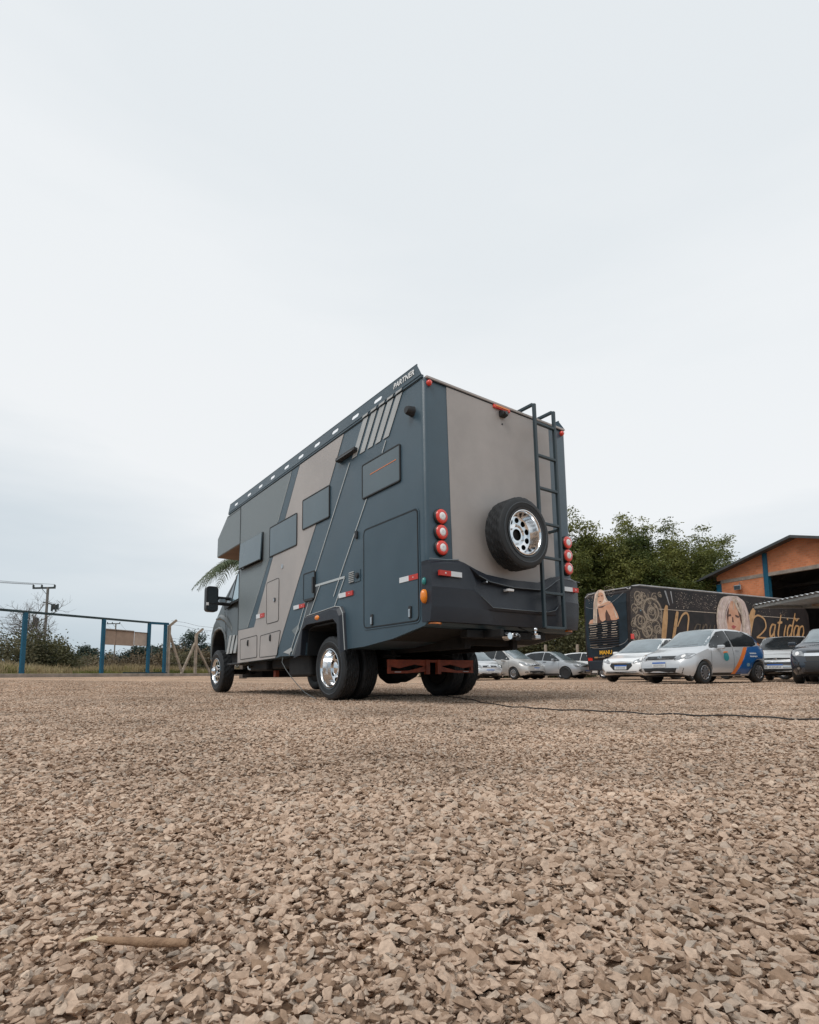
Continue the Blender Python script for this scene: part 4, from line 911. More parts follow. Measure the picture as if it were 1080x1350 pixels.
    # wheels
    for xw in (xw0, xw1):
        for sgn in (1, -1):
            wl = MB().lathe([(-.09, .001), (-.09, R * .62), (.09, R * .62), (.09, .001)], (0, 0, 0), 'y', 20).build('wheel', MT['wheel_dark'], root, loc=(xw, sgn * (W / 2 - .115), R)); f = -1 if sgn < 0 else 1
            MB().lathe([(-.095, R * .60), (-.10, R * .70), (-.105, R * .85), (-.085, R * .97), (-.05, R), (.05, R), (.085, R * .97), (.105, R * .85), (.10, R * .70), (.095, R * .60)], (0, 0, 0), 'y', 36).build('tyre', MT['tyre'], wl, smooth=35)
            st = spec.get('wheel', 'alloy'); rb = MB(); yf = f * .098
            if st == 'alloy':
                rb.lathe([(yf, R * .62), (yf * 1.03, R * .60), (yf * .9, R * .56)], (0, 0, 0), 'y', 32)
                ns_ = spec.get('spokes', 7)
                for k in range(ns_):
                    a = 2 * PI * k / ns_; ca, sa = math.cos(a), math.sin(a); rb.obox((ca * R * .32, yf * .97, sa * R * .32), (ca * R * .28, 0, sa * R * .28), (-sa * .019, 0, ca * .019), (0, .008, 0))
                rb.lathe([(yf * .9, .05), (yf * 1.05, .045), (yf * 1.06, .001)], (0, 0, 0), 'y', 14); rb.build('rim', MT['alloy'], wl)
            elif st == 'cover':
                rb.lathe([(yf, R * .62), (yf * 1.05, R * .58), (yf * .92, R * .50), (yf * 1.0, R * .3), (yf * 1.06, R * .15), (yf * 1.06, .001)], (0, 0, 0), 'y', 32); rb.build('rim', MT['alloy'], wl, smooth=30)
                hb = MB()
                for k in range(9):
                    a = 2 * PI * k / 9; hb.disc((math.cos(a) * R * .44, yf * 1.045, math.sin(a) * R * .44), .022, 'y', 8)
                hb.build('cover_slots', MT['wheel_dark'], wl)
            else:
                rb.lathe([(yf, R * .60), (yf * .9, R * .5), (yf * .95, R * .2), (yf * .95, .001)], (0, 0, 0), 'y', 28); rb.build('rim', MT['wheel_dark'], wl, smooth=30)
    # wipers
    outline_line(bv, [(-.50, spec['screen'][0][1] + .02), (-.05, spec['screen'][0][1] + .05)], '-x', .010, 'wiper', MT['blackp'], root, .08)
    outline_line(bv, [(.02, spec['screen'][0][1] + .02), (.50, spec['screen'][0][1] + .05)], '-x', .010, 'wiper', MT['blackp'], root, .08)
    return root, bv
_mc = []
def mat_chars():
    """illegible dark characters of a number plate"""
    if _mc: return _mc[0]
    m_ = bpy.data.materials.new('plate_characters'); m_.use_nodes = True; t = m_.node_tree; b = t.nodes['Principled BSDF']; w_ = t.nodes.new('ShaderNodeTexWave'); w_.wave_type = 'BANDS'; w_.bands_direction = 'Y'; w_.inputs['Scale'].default_value = 9; w_.inputs['Distortion'].default_value = 3; w_.inputs['Detail'].default_value = 2
    tcn = t.nodes.new('ShaderNodeTexCoord'); t.links.new(tcn.outputs['Object'], w_.inputs['Vector']); r = t.nodes.new('ShaderNodeValToRGB'); r.color_ramp.interpolation = 'CONSTANT'; r.color_ramp.elements[0].color = (.12, .13, .14, 1); r.color_ramp.elements[1].position = .42; r.color_ramp.elements[1].color = (.62, .63, .63, 1)
    t.links.new(w_.outputs['Fac'], r.inputs[0]); t.links.new(r.outputs[0], b.inputs['Base Color']); _mc.append(m_); return m_
def hatch_spec(L, W, H, wb, fo, hood=.86, nose=.72, scr0=.95, scr1=.18, roofend=-1.35, tailz=.98, beltf=.90, beltr=1.0, **k):
    """profile of a small hatchback or minivan; scr0/scr1 = x of the windscreen base and top"""
    xf, xr = L / 2, -L / 2
    top = [(xr, .80), (xr + .03, tailz), (xr + .12, tailz + .12), (roofend - .22, H - .22), (roofend, H - .08), (roofend + .5, H - .015), (scr1 - .6, H), (scr1 - .15, H - .02), (scr1, H - .05), (scr1 + (scr0 - scr1) * .5, H - .05 - (H - .05 - hood - .06) * .47), (scr0, hood + .06), (scr0 + .10, hood + .02), (xf - .45, hood - .07), (xf - .15, nose + .02), (xf, nose - .08)]
    belt = [(xr, tailz - .06), (xr + .5, beltr), (scr0 - .1, beltf), (scr0 + .1, beltf - .06), (xf - .4, nose + .0), (xf, nose - .14)]
    sp_ = dict(L=L, W=W, H=H, wb=wb, fo=fo, top=top, belt=belt)
    zs = hood + .075; hw0, hw1 = W * .42, W * .315
    sp_['screen'] = [(-hw0, zs), (0, zs - .015), (hw0, zs), (hw1, H - .075), (0, H - .045), (-hw1, H - .075)]
    sp_['rear_screen'] = [(-.5, tailz + .12), (.5, tailz + .12), (.44, H - .16), (-.44, H - .16)]
    sp_.update(k); return sp_
# ---- the silver hatchback with the blue and orange film
fox = hatch_spec(3.83, 1.66, 1.53, 2.465, .78, hood=.93, nose=.76, scr0=1.02, scr1=.22, roofend=-1.35, tailz=1.0, beltf=.93, beltr=1.02,
    windows=[[(-.12, 1.00), (.82, .965), (.22, 1.39), (-.10, 1.43)], [(-.20, 1.005), (-.17, 1.43), (-1.0, 1.42), (-1.38, 1.26), (-1.30, 1.08), (-1.1, 1.03)]],
    seams=[[(-.15, 1.44), (-.15, .32), (-.05, .26)], [(.80, .96), (.86, .60), (.80, .30)]], handles=[(-.32, .90)],
    lamp=[(.42, .62), (.74, .66), (.80, .78), (.62, .80), (.42, .72)], grille=[[(-.47, .645), (.47, .645), (.47, .735), (-.47, .735)], [(-.60, .27), (.60, .27), (.66, .42), (.40, .40), (-.40, .40), (-.66, .42)]], plate=.50, spokes=10, R=.300, nose_=0)
PX_FOX = (9.02, 15.55)
def heading(dlat, ddep): v = RT * dlat + FH * ddep; return math.atan2(v.y, v.x)
def at_dl(lat, dep): p = RT * lat + FH * dep; return (p.x, p.y)
hf = heading(-2.17, -1.2)
fc = at_dl((7.886 + 10.05) / 2 + .05, 15.6)
r_, bv = car('hatchback_car', fox, PT['silver'], (at_dl(8.37, 16.05)), hf, 'silver three-door hatchback with blue panel and orange diagonal band on its side')
for sd in ('-y',):
    skin('blue_panel', bv, [(-.25, .25), (-.93, .25), (-.98, .50), (-1.14, .66), (-1.35, .70), (-1.52, .68), (-1.62, .80), (-1.60, 1.01), (-1.30, 1.03), (-.82, .985), (-.55, .62)][::-1], sd, MT['blue_film'], r_, .005, 3)
    skin('orange_band', bv, [(-.06, .25), (-.25, .25), (-.84, .99), (-.66, .985)], sd, MT['orange_film'], r_, .0065, 3)
    skin('blue_panel', bv, [(-1.36, 1.28), (-1.46, 1.12), (-1.64, 1.10), (-1.55, 1.36), (-1.40, 1.44)], sd, MT['blue_film'], r_, .007, 2)
    skin('orange_band', bv, [(-1.42, 1.06), (-1.66, 1.03), (-1.66, 1.12), (-1.46, 1.14)], sd, MT['orange_film'], r_, .008, 2)
    skin('round_emblem', bv, [(.20 + .12 * math.cos(a * PI / 6), .70 + (.14 if a in (0,1,2,3,4,5,6) else .10) * math.sin(a * PI / 6)) for a in range(12)], sd, MT['teal_film'], r_, .006, 1)
    skin('emblem_cap', bv, [(.10, .86), (.28, .86), (.33, .80), (.26, .82), (.12, .83)], sd, MT['orange_film'], r_, .008, 1)
    for (x0_, x1_, z) in ((-.90, -1.22, .80), (-.90, -1.24, .715)):
        k = 0; x = x0_
        while x > x1_: skin('lettering', bv, [(x, z), (x - .028, z), (x - .028, z + .04 - .012 * (k % 2)), (x, z + .04)], sd, MT['white'], r_, .010, 0); x -= .040; k += 1
    skin('cloud_mark', bv, [(-.80 + .08 * math.cos(a * PI / 5), .50 + .05 * math.sin(a * PI / 5)) for a in range(10)], sd, MT['aqua'], r_, .009, 1)
em = MB(); 
for a, b in zip([(-.035, .03), (-.018, -.03), (0, .01), (.018, -.03)], [(-.018, -.03), (0, .01), (.018, -.03), (.035, .03)]): em.bar((0, a[0], a[1]), (0, b[0], b[1]), .012, .012)
h_, nn3, _, _ = bv.ray_cast(Vector((9, 0, .69)), Vector((-1, 0, 0)))
em.lathe([(-.006, .062), (.006, .062), (.006, .052), (-.006, .052)], (0, 0, 0), 'x', 20, close=True)
em.build('round_badge', MT['chrome'], r_, loc=(h_.x + .016, 0, .69)); 
# ---- the other cars
pg = hatch_spec(3.97, 1.70, 1.47, 2.54, .83, hood=.88, nose=.74, scr0=1.02, scr1=.10, roofend=-1.35,
    windows=[[(-.15, .98), (.80, .93), (.12, 1.34), (-.12, 1.38)], [(-.22, .985), (-.19, 1.38), (-1.0, 1.34), (-1.38, 1.18), (-1.3, 1.04)]], seams=[[(-.18, 1.38), (-.18, .30)], [(.78, .93), (.84, .32)]], handles=[(-.05, .86), (-1.02, .88)],
    lamp=[(.38, .58), (.72, .66), (.80, .84), (.66, .80), (.40, .66)], grille=[[(-.34, .60), (.34, .60), (.38, .52), (.24, .38), (-.24, .38), (-.38, .52)], [(-.56, .28), (.56, .28), (.5, .34), (-.5, .34)]], trim=[[(-.36, .60), (.36, .60), (.36, .62), (-.36, .62)]], plate=.47, fog=(.64, .37), spokes=7)
pc = at_dl(8.2, 19.2); car('hatchback_car', pg, PT['white'], pc, heading(-2.0, -1.75), 'white hatchback with wide dark grille parked left of the silver film-wrapped hatchback')
cl = hatch_spec(3.81, 1.64, 1.42, 2.47, .75, hood=.85, nose=.70, windows=[[(-.12, .95), (.82, .90), (.2, 1.29), (-.10, 1.33)], [(-.20, .955), (-.17, 1.33), (-.95, 1.30), (-1.35, 1.12), (-1.2, 1.0)]], seams=[[(-.16, 1.33), (-.16, .28)], [(.78, .90), (.82, .3)]], handles=[(-.3, .84)],
    lamp=[(.40, .56), (.72, .58), (.76, .70), (.56, .76), (.42, .68)], grille=[[(-.36, .60), (-.03, .60), (-.05, .68), (-.36, .67)], [(.03, .60), (.36, .60), (.36, .67), (.05, .68)], [(-.5, .24), (.5, .24), (.46, .34), (-.46, .34)]], trim=[[(-.03, .58), (.03, .58), (.03, .70), (-.03, .70)]], plate=.42, fog=(.62, .30), wheel='cover')
cc_ = at_dl(3.15, 27.8); car('hatchback_car', cl, PT['silver'], cc_, heading(1.0, -3.0), 'small silver hatchback partly hidden behind the right rear wheel of the camper')
pi = hatch_spec(4.28, 1.75, 1.64, 2.76, .85, hood=.98, nose=.78, scr0=1.30, scr1=.30, roofend=-1.45, tailz=1.02, beltf=.98, beltr=1.05, windows=[[(.0, 1.05), (1.02, 1.00), (.32, 1.48), (.02, 1.52)], [(-.08, 1.055), (-.06, 1.52), (-.95, 1.50), (-.98, 1.06)], [(-1.05, 1.07), (-1.03, 1.47), (-1.45, 1.38), (-1.6, 1.15)]], seams=[[(-.02, 1.5), (-.02, .3)], [(1.0, 1.0), (1.02, .35)], [(-1.0, 1.48), (-1.0, .5)]], handles=[(.15, .92), (-.85, .95)],
    lamp=[(.36, .66), (.70, .70), (.80, .88), (.60, .86), (.38, .76)], grille=[[(-.34, .68), (.34, .68), (.30, .72), (-.30, .72)], [(-.56, .27), (.56, .27), (.50, .42), (-.50, .42)]], trim=[[(-.34, .725), (-.06, .725), (0, .76), (.06, .725), (.34, .725), (.34, .745), (.06, .75), (0, .79), (-.06, .75), (-.34, .745)]], plate=.52, fog=(.66, .36), wheel='cover', screen_mat=MT['screen'])
xc = at_dl(5.15, 30.0); car('minivan_car', pi, PT['warm'], xc, heading(2.4, -3.2), 'champagne silver minivan with tall rounded roof and blue-topped plate', cat='minivan')
pa = hatch_spec(3.83, 1.63, 1.44, 2.37, .78, hood=.88, nose=.74, windows=[[(-.12, .96), (.82, .91), (.2, 1.31), (-.10, 1.35)], [(-.20, .965), (-.17, 1.35), (-.95, 1.32), (-1.4, 1.14), (-1.25, 1.0)]], seams=[[(-.16, 1.35), (-.16, .28)], [(.78, .91), (.82, .3)]], handles=[(-.02, .86)],
    lamp=[(.42, .60), (.72, .62), (.76, .74), (.58, .76), (.42, .72)], grille=[[(-.36, .62), (.36, .62), (.36, .72), (-.36, .72)], [(-.26, .30), (.26, .30), (.24, .42), (-.24, .42)], [(.38, .28), (.66, .30), (.6, .38), (.4, .38)], [(-.38, .28), (-.66, .30), (-.6, .38), (-.4, .38)]], trim=[[(-.36, .66), (.36, .66), (.36, .675), (-.36, .675)]], plate=.36, wheel='steel', hmat=MT['blackp'])
plc = at_dl(7.5, 29.3); car('hatchback_car', pa, PT['grey'], plc, heading(2.35, -2.4), 'grey silver hatchback with black steel wheels between the minivan and the white saloon')
on = hatch_spec(3.93, 1.70, 1.46, 2.53, .80, hood=.90, nose=.76, windows=[[(-.15, .98), (.80, .93), (.12, 1.34), (-.12, 1.38)], [(-.22, .985), (-.19, 1.38), (-1.0, 1.34), (-1.38, 1.18), (-1.3, 1.04)]], seams=[[(-.18, 1.38), (-.18, .30)]], handles=[(-.05, .86)],
    lamp=[(.40, .62), (.74, .66), (.80, .80), (.60, .80), (.42, .72)], grille=[[(-.36, .60), (.36, .60), (.30, .70), (-.30, .70)], [(-.5, .26), (.5, .26), (.45, .36), (-.45, .36)]], plate=.46, wheel='cover')
oc_ = at_dl(10.1, 31.4); car('hatchback_car', on, PT['white'], oc_, heading(2.4, -2.4), 'white car mostly hidden behind the rear end of the black wrapped bus')
hb = hatch_spec(4.0, 1.70, 1.47, 2.50, .82, hood=.92, nose=.80, scr0=1.05, scr1=.12, windows=[[(-.15, .98), (.80, .93), (.12, 1.34), (-.12, 1.38)], [(-.22, .985), (-.19, 1.38), (-1.0, 1.34), (-1.38, 1.18), (-1.3, 1.04)]], seams=[[(-.18, 1.38), (-.18, .30)]], handles=[(-.05, .86)],
    lamp=[(.44, .66), (.74, .72), (.82, .90), (.66, .88), (.44, .76)], grille=[[(-.42, .66), (.42, .66), (.38, .71), (-.38, .71)], [(-.60, .50), (.60, .50), (.54, .58), (-.54, .58)], [(-.70, .22), (.70, .22), (.60, .38), (-.60, .38)]], trim=[[(-.60, .585), (.60, .585), (.60, .60), (-.60, .60)], [(-.05, .665), (.05, .665), (.05, .705), (-.05, .705)], [(-.64, .44), (.64, .44), (.64, .455), (-.64, .455)]], plate=.45, screen_mat=MT['car_glass'], spokes=5)
hc = at_dl(12.35, 18.4); car('hatchback_car', hb, PT['silver2'], hc, heading(-1.1, -1.2), 'silver hatchback with dark windscreen parked under the carport roof')
bk = at_dl(14.4, 22.6); car('hatchback_car', cl, PT['grey'], bk, heading(1.2, -3.0), 'grey hatchback whose dark roof shows between the blue film and the carport car')
su = hatch_spec(4.45, 1.78, 1.49, 2.62, .85, hood=.97, nose=.80, scr0=1.05, scr1=.20, roofend=-1.4, tailz=1.05, beltf=.98, beltr=1.03, R=.325, mz=1.02,
    windows=[[(-.12, 1.04), (.84, .99), (.22, 1.37), (-.10, 1.40)], [(-.20, 1.045), (-.17, 1.40), (-1.0, 1.37), (-1.4, 1.15)]], seams=[[(-.15, 1.4), (-.15, .35)], [(.8, .99), (.84, .4)]], handles=[(0, .9), (-1.0, .92)],
    lamp=[(.50, .66), (.78, .68), (.86, .80), (.60, .79)], grille=[[(-.50, .54), (.50, .54), (.52, .66), (-.52, .66)], [(-.50, .75), (.50, .75), (.50, .80), (-.50, .80)], [(-.72, .24), (.72, .24), (.66, .53), (-.66, .53)]], trim=[[(-.54, .67), (.54, .67), (.54, .735), (-.54, .735)]], plate=.47, fog=(.66, .38), screen_mat=MT['screen'], spokes=6, mmat=PT['dark'])
sc_ = at_dl(11.40, 14.8); sr, bv2 = car('saloon_car', su, PT['dark'], sc_, heading(-.70, -.76), 'dark blue car with gold cross emblem on its chrome bar, nearest of the parked cars')
skin('gold_emblem', bv2, [(-.13, .685), (-.05, .685), (-.04, .672), (.05, .672), (.04, .685), (.13, .685), (.12, .722), (.05, .722), (.04, .735), (-.05, .735), (-.04, .722), (-.13, .722)], '-x', MT['gold'], sr, .022, 0)
# ================================================================== wrapped coach
def at_dl3(lat, dep, z): x, y = at_dl(lat, dep); return (x, y, z)
bx, by = at_dl(9.42, 23.8)
sdir = RT * .885 + FH * .466
bus = empty('coach_bus', (bx, by, 0), math.atan2(sdir.y, sdir.x), 'tall black wrapped coach with printed blonde portraits, scrollwork and painted lettering', 'bus')
MT['wrap'] = mat('bus_wrap_black', (.012, .010, .010), .42, spec=.25, col2=(.035, .025, .023), vscale=1.6)
MT['wrap_navy'] = mat('bus_wrap_navy', (.012, .022, .031), .4, spec=.3, var=.3, vscale=2)
MT['bronze'] = mat('print_bronze', (.10, .070, .045), .5, var=.4, vscale=7); MT['bronze_light'] = mat('print_bronze_light', (.34, .27, .20), .5, var=.3, vscale=9)
MT['skin'] = mat('print_skin', (.56, .27, .16), .45, col2=(.68, .40, .27), vscale=2.4); MT['blonde'] = mat('print_blonde', (.72, .50, .38), .45, col2=(.80, .66, .56), vscale=5)
MT['pinkhair'] = mat('print_pale_hair', (.58, .43, .38), .5, col2=(.76, .64, .60), vscale=3.5); MT['lips'] = mat('print_lips', (.42, .08, .07), .4); MT['shadow_print'] = mat('print_dark', (.10, .045, .03), .5)
MT['gold_print'] = mat('print_gold', (.45, .24, .09), .4, col2=(.60, .36, .17), vscale=3); MT['yellow'] = mat('print_yellow', (.80, .42, .03), .4); MT['cream'] = mat('print_cream', (.55, .45, .36), .45, var=.3, vscale=8)
MT['silver_trim'] = mat('bus_roof_trim', (.30, .29, .29), .35, var=.25, vscale=3, coat=.4)
BL, BWd = 14.0, 2.6
prof = [(.16, .42), (.06, .95), (.0, 1.5), (.0, 3.35), (.05, 3.80), (.22, 4.03), (.7, 4.12), (BL - .8, 4.12), (BL - .1, 3.4), (BL, 1.2), (BL - .1, .42), (11.6, .42), (11.5, .95), (11.2, 1.12), (10.8, 1.12), (10.5, .95), (10.4, .42), (4.9, .42), (4.8, .98), (4.5, 1.15), (2.7, 1.15), (2.4, .98), (2.3, .42)]
bb = MB().prism(prof, 'y', 0, BWd); busb = bb.build('body', MT['wrap'], bus, bevel=.11, seg=4)
MB().prism([(.03, 1.0), (-.012, 1.5), (-.012, 3.35), (.03, 3.72), (.05, 3.72), (.02, 3.3), (.02, 1.4), (.05, 1.0)], 'y', .13, BWd - .10).build('rear_panel', MT['wrap_navy'], bus)
MB().tube([(.72, .03, 4.085), (BL - .8, .03, 4.085)], .045, 8).tube([(.10, .04, 3.88), (.30, .04, 4.02), (.72, .03, 4.085)], .04, 8).build('roof_edge', MT['silver_trim'], bus, smooth=60)
MB().tube([(.06, BWd - .06, 3.80), (.12, BWd - .2, 3.93), (.14, BWd / 2, 3.98), (.12, .2, 3.96), (.10, .06, 3.88)], .028, 8).build('rear_edge', MT['silver_trim'], bus, smooth=60)
MB().box((.7, -.006, 4.0), (BL - .8, .05, 4.03)).build('gutter', MT['rubber'], bus)
ln = MB().box((1.9, -.012, 3.085), (BL - 1, .0, 3.11)).build('waist_line', MT['cream'], bus)
def flat(name, polys, mt, plane, lay, parent=bus):
    """printed shapes: polygons in (x,z) on the side, (y,z) on the rear"""
    b_ = MB()
    for i, pl in enumerate(polys):
        tr = tessellate_polygon([[Vector((u, v, 0)) for u, v in pl]]); o_ = -.004 - lay * .002 - (i % 7) * .0002
        b_.add([(u, o_, v) if plane == 's' else (-.014 + o_, u, v) for u, v in pl], [tuple(t) for t in tr])
    return b_.build(name, mt, parent)
def ribbon(pts, ws):
    n_ = len(pts); Lp, Rp = [], []
    for i, p in enumerate(pts):
        a = Vector(pts[max(0, i - 1)]); b = Vector(pts[min(n_ - 1, i + 1)]); d = (b - a).normalized(); nn = Vector((-d.y, d.x)); w = ws[i] if hasattr(ws, '__len__') else ws
        Lp.append(tuple(Vector(p) + nn * w / 2)); Rp.append(tuple(Vector(p) - nn * w / 2))
    return [[Lp[i], Lp[i + 1], Rp[i + 1], Rp[i]] for i in range(n_ - 1)]
def bez(*P, n=14):
    """smooth curve through control points (Catmull-Rom)"""
    P = [P[0]] + list(P) + [P[-1]]; o = []
    for i in range(1, len(P) - 2):
        p0, p1, p2, p3 = [Vector(q) for q in P[i - 1:i + 3]]
        for k in range(n):
            t = k / n; o.append(tuple(.5 * ((2 * p1) + (p2 - p0) * t + (2 * p0 - 5 * p1 + 4 * p2 - p3) * t * t + (3 * p1 - p0 - 3 * p2 + p3) * t ** 3)))
    o.append(tuple(P[-1])); return o
# rear portrait (u from crop) --------------------------------------------------
def RVp(u, w): return (.5 + (495 - u) * .00483, 4.06 - (w - 190) * .00380)
def rp(*pts): return [RVp(*p) for p in pts]
flat('portrait_hair', [rp((178, 592), (182, 480), (192, 340), (212, 240), (245, 200), (285, 190), (322, 212), (345, 290), (368, 340), (400, 352), (340, 380), (310, 360), (260, 380), (232, 420), (225, 592))], MT['blonde'], 'r', 1)
flat('portrait_skin', [rp((236, 250), (255, 225), (290, 222), (318, 250), (320, 310), (300, 350), (275, 370), (248, 345), (236, 300)), rp((240, 385), (300, 365), (370, 345), (410, 370), (440, 430), (470, 500), (486, 560), (450, 575), (395, 570), (372, 500), (345, 440), (330, 480), (330, 560), (290, 578), (262, 550), (250, 480)), rp((118, 585), (140, 545), (175, 535), (175, 592))], MT['skin'], 'r', 2)
BH = [RVp(*q) for q in ((262, 190), (205, 330), (192, 460), (190, 592))]; BH2 = [RVp(*q) for q in ((262, 205), (240, 330), (225, 460), (222, 592))]; HAIR_REAR = (BH, BH2)
flat('portrait_shade', [rp((246, 268), (270, 262), (270, 272), (246, 278)), rp((285, 262), (308, 264), (308, 276), (286, 272)), rp((262, 330), (290, 328), (282, 340), (266, 340)), rp((250, 395), (340, 385), (300, 410), (255, 408)), rp((340, 450), (385, 520), (390, 575), (338, 575)), rp((228, 520), (250, 500), (262, 560), (290, 580), (228, 590))], MT['shadow_print'], 'r', 3)
flat('portrait_highlight', [rp((186, 590), (192, 430), (206, 430), (214, 590)), rp((330, 230), (350, 310), (372, 345), (355, 345), (335, 300)), rp((420, 410), (455, 480), (470, 550), (455, 552), (440, 490))], MT['cream'], 'r', 3)
r7 = random.Random(7)
sp_ = []
for _ in range(150):
    u, w = r7.uniform(330, 450), r7.gauss(215, 38)
    if r7.random() < .3: u, w = r7.uniform(110, 210), r7.gauss(270, 50)
    s_ = r7.uniform(1.2, 3.4)
    if 155 < w < 340: sp_.append(rp((u - s_, w), (u, w - s_), (u + s_, w), (u, w + s_)))
flat('sparkle_print', sp_, MT['cream'], 'r', 2)
flat('swirl_line', ribbon([RVp(*p) for p in bez((90, 372), (150, 400), (250, 395), (380, 375), (470, 330), (550, 270))], .012) + ribbon([RVp(*p) for p in bez((150, 870), (180, 888), (380, 885), (520, 850), (575, 800))], .02), MT['silver_trim'], 'r', 4)
# engine louvres: each a slat
for k in range(11):
    z = 2.52 - k * .105; w0, w1 = .60 + .0 * k, 2.36 - .012 * k
    MB().obox((-.035, (w0 + w1) / 2, z), (.022, 0, -.012), (0, (w1 - w0) / 2, 0), (.006, 0, .016)).build('louvre', MT['wrap'], bus, bevel=.004)
    segs = []; 
    for (a, b, pr) in ((.62, 1.0, .95), (1.15, 1.55, .9), (1.75, 2.3, .9)):
        if k < 7 or r7.random() < .3: a2, b2 = a + r7.uniform(0, .1), b - r7.uniform(0, .12); segs.append((a2, b2))
    lb = MB()
    for a, b in segs: lb.obox((-.062, (a + b) / 2, z - .012), (.002, 0, 0), (0, (b - a) / 2, 0), (0, 0, .011 if k < 5 else .007))
    if segs: lb.build('printed_slat', MT['cream'] if k < 6 else MT['bronze_light'], bus)
me = text_mesh('MANU', .25, .001, bold=True, space=1.0); place_text(me, MT['yellow'], bus, (-.022, 1.38, 1.20), (0, -1, 0), (0, 0, 1))
me = text_mesh('B A T I D A O', .07, .001); place_text(me, MT['gold_print'], bus, (-.026, 1.38, 1.04), (0, -1, 0), (.05, 0, 1))
for v0 in (.05, BWd - .36): MB().obox((.055, v0 + .155, 1.05), (.01, 0, -.0), (0, .13, .0), (-.02, 0, .20)).build('tail_lamp', MT['red'], bus, bevel=.02)
flat('social_marks', [rp((175 + i * 14, 988), (185 + i * 14, 988), (185 + i * 14, 1004), (175 + i * 14, 1004)) for i in range(3)], MT['gold_print'], 'r', 4)
flat('social_text', [rp((222 + i * 9, 992), (228 + i * 9, 992), (228 + i * 9, 1000), (222 + i * 9, 1000)) for i in range(9)], MT['bronze_light'], 'r', 4)
MB().box((.02, -.02, 1.72), (.22, .02, 1.95)).build('corner_lamp', MT['red'], bus, bevel=.02)
MB().box((.02, .15, .40), (.30, BWd - .15, .86)).build('rear_bumper', MT['slate_low'], bus, bevel=.04)
# side scrollwork ---------------------------------------------------------------
def spiral(cx_, cz_, r, turns, a0, s_=1, w=.09):
    pts, ws = [], []
    n_ = int(22 * turns)
    for i in range(n_ + 1):
        t = i / n_; rr = r * (1 - .86 * t); a = a0 + s_ * 2 * PI * turns * t; pts.append((cx_ + rr * math.cos(a), cz_ + rr * math.sin(a))); ws.append(1.45 * w * (1 - .6 * t) * (.5 + .5 * min(1, t * 6)))
    return pts, ws
sc = [(r7.uniform(.2, 2.0), r7.uniform(1.4, 3.8), r7.uniform(.10, .24), 1.3, r7.uniform(0, 6), r7.choice((-1, 1)), .055) for _ in range(26)] + [(1.38, 2.95, .72, 1.6, -.6, 1, .13), (.62, 2.55, .55, 1.5, 2.0, -1, .12), (.55, 3.55, .36, 1.4, 4.4, 1, .09), (1.10, 2.10, .42, 1.5, 1.0, 1, .10), (.30, 1.85, .30, 1.4, 1.2, -1, .08), (1.65, 2.25, .36, 1.3, 3.0, -1, .08), (.95, 3.62, .30, 1.3, .4, -1, .08), (.30, 3.05, .26, 1.3, 5.0, 1, .07), (1.55, 1.65, .30, 1.3, 2.0, 1, .07), (.75, 1.55, .30, 1.3, 5.2, -1, .07), (.20, 2.35, .16, 1.2, 1, 1, .05), (1.9, 2.9, .2, 1.2, 2, -1, .05)]
dk, lt = [], []
for a in sc:
    p, w = spiral(*a); dk += ribbon(p, w); lt += ribbon([(x - .012, z + .014) for x, z in p], [q * .38 for q in w])
flat('scroll_ground', [[(.08, 1.3), (2.0, 1.3), (2.15, 2.2), (2.1, 3.0), (1.75, 3.7), (1.2, 3.95), (.30, 3.95), (.08, 3.7)]], mat('scroll_ground', (.045, .032, .026), .5, var=.4, vscale=6), 's', 0)
dk2, lt2 = [], []
for a in sc:
    p, w = spiral(a[0] + .06, a[1] - .05, a[2] * .62, a[3], a[4] + 1.9, -a[5], a[6] * 1.1); dk2 += ribbon(p, w); lt2 += ribbon([(x - .01, z + .012) for x, z in p], [q * .35 for q in w])
flat('scroll_print', dk2, MT['bronze'], 's', 1); flat('scroll_highlight', lt2, MT['bronze_light'], 's', 2)
flat('scroll_print', dk, MT['bronze'], 's', 1); flat('scroll_highlight', lt, MT['bronze_light'], 's', 2)
flat('scroll_beads', [[(x - q, z), (x, z - q), (x + q, z), (x, z + q)] for x, z, q in [(r7.uniform(.1, 2.0), r7.uniform(1.35, 3.85), r7.uniform(.008, .028)) for _ in range(150)]], MT['bronze_light'], 's', 3)
flat('scroll_gem', [[(.66, 2.98), (.70, 2.94), (.74, 2.98), (.70, 3.02)]], MT['aqua'], 's', 4)
flat('sparkle_print', [[(x - q, z), (x, z - q), (x + q, z), (x, z + q)] for x, z, q in [(r7.uniform(3.0, 6.0) if r7.random() < .75 else r7.uniform(8.4, 12), r7.uniform(3.2, 3.95), r7.uniform(.006, .022)) for _ in range(260)]], MT['cream'], 's', 2)
flat('light_streak', [[(2.3, 3.95), (2.42, 3.95), (2.62, 3.3), (2.58, 3.3)], [(2.7, 3.95), (2.78, 3.95), (2.85, 3.4), (2.82, 3.4)]], MT['silver_trim'], 's', 1)
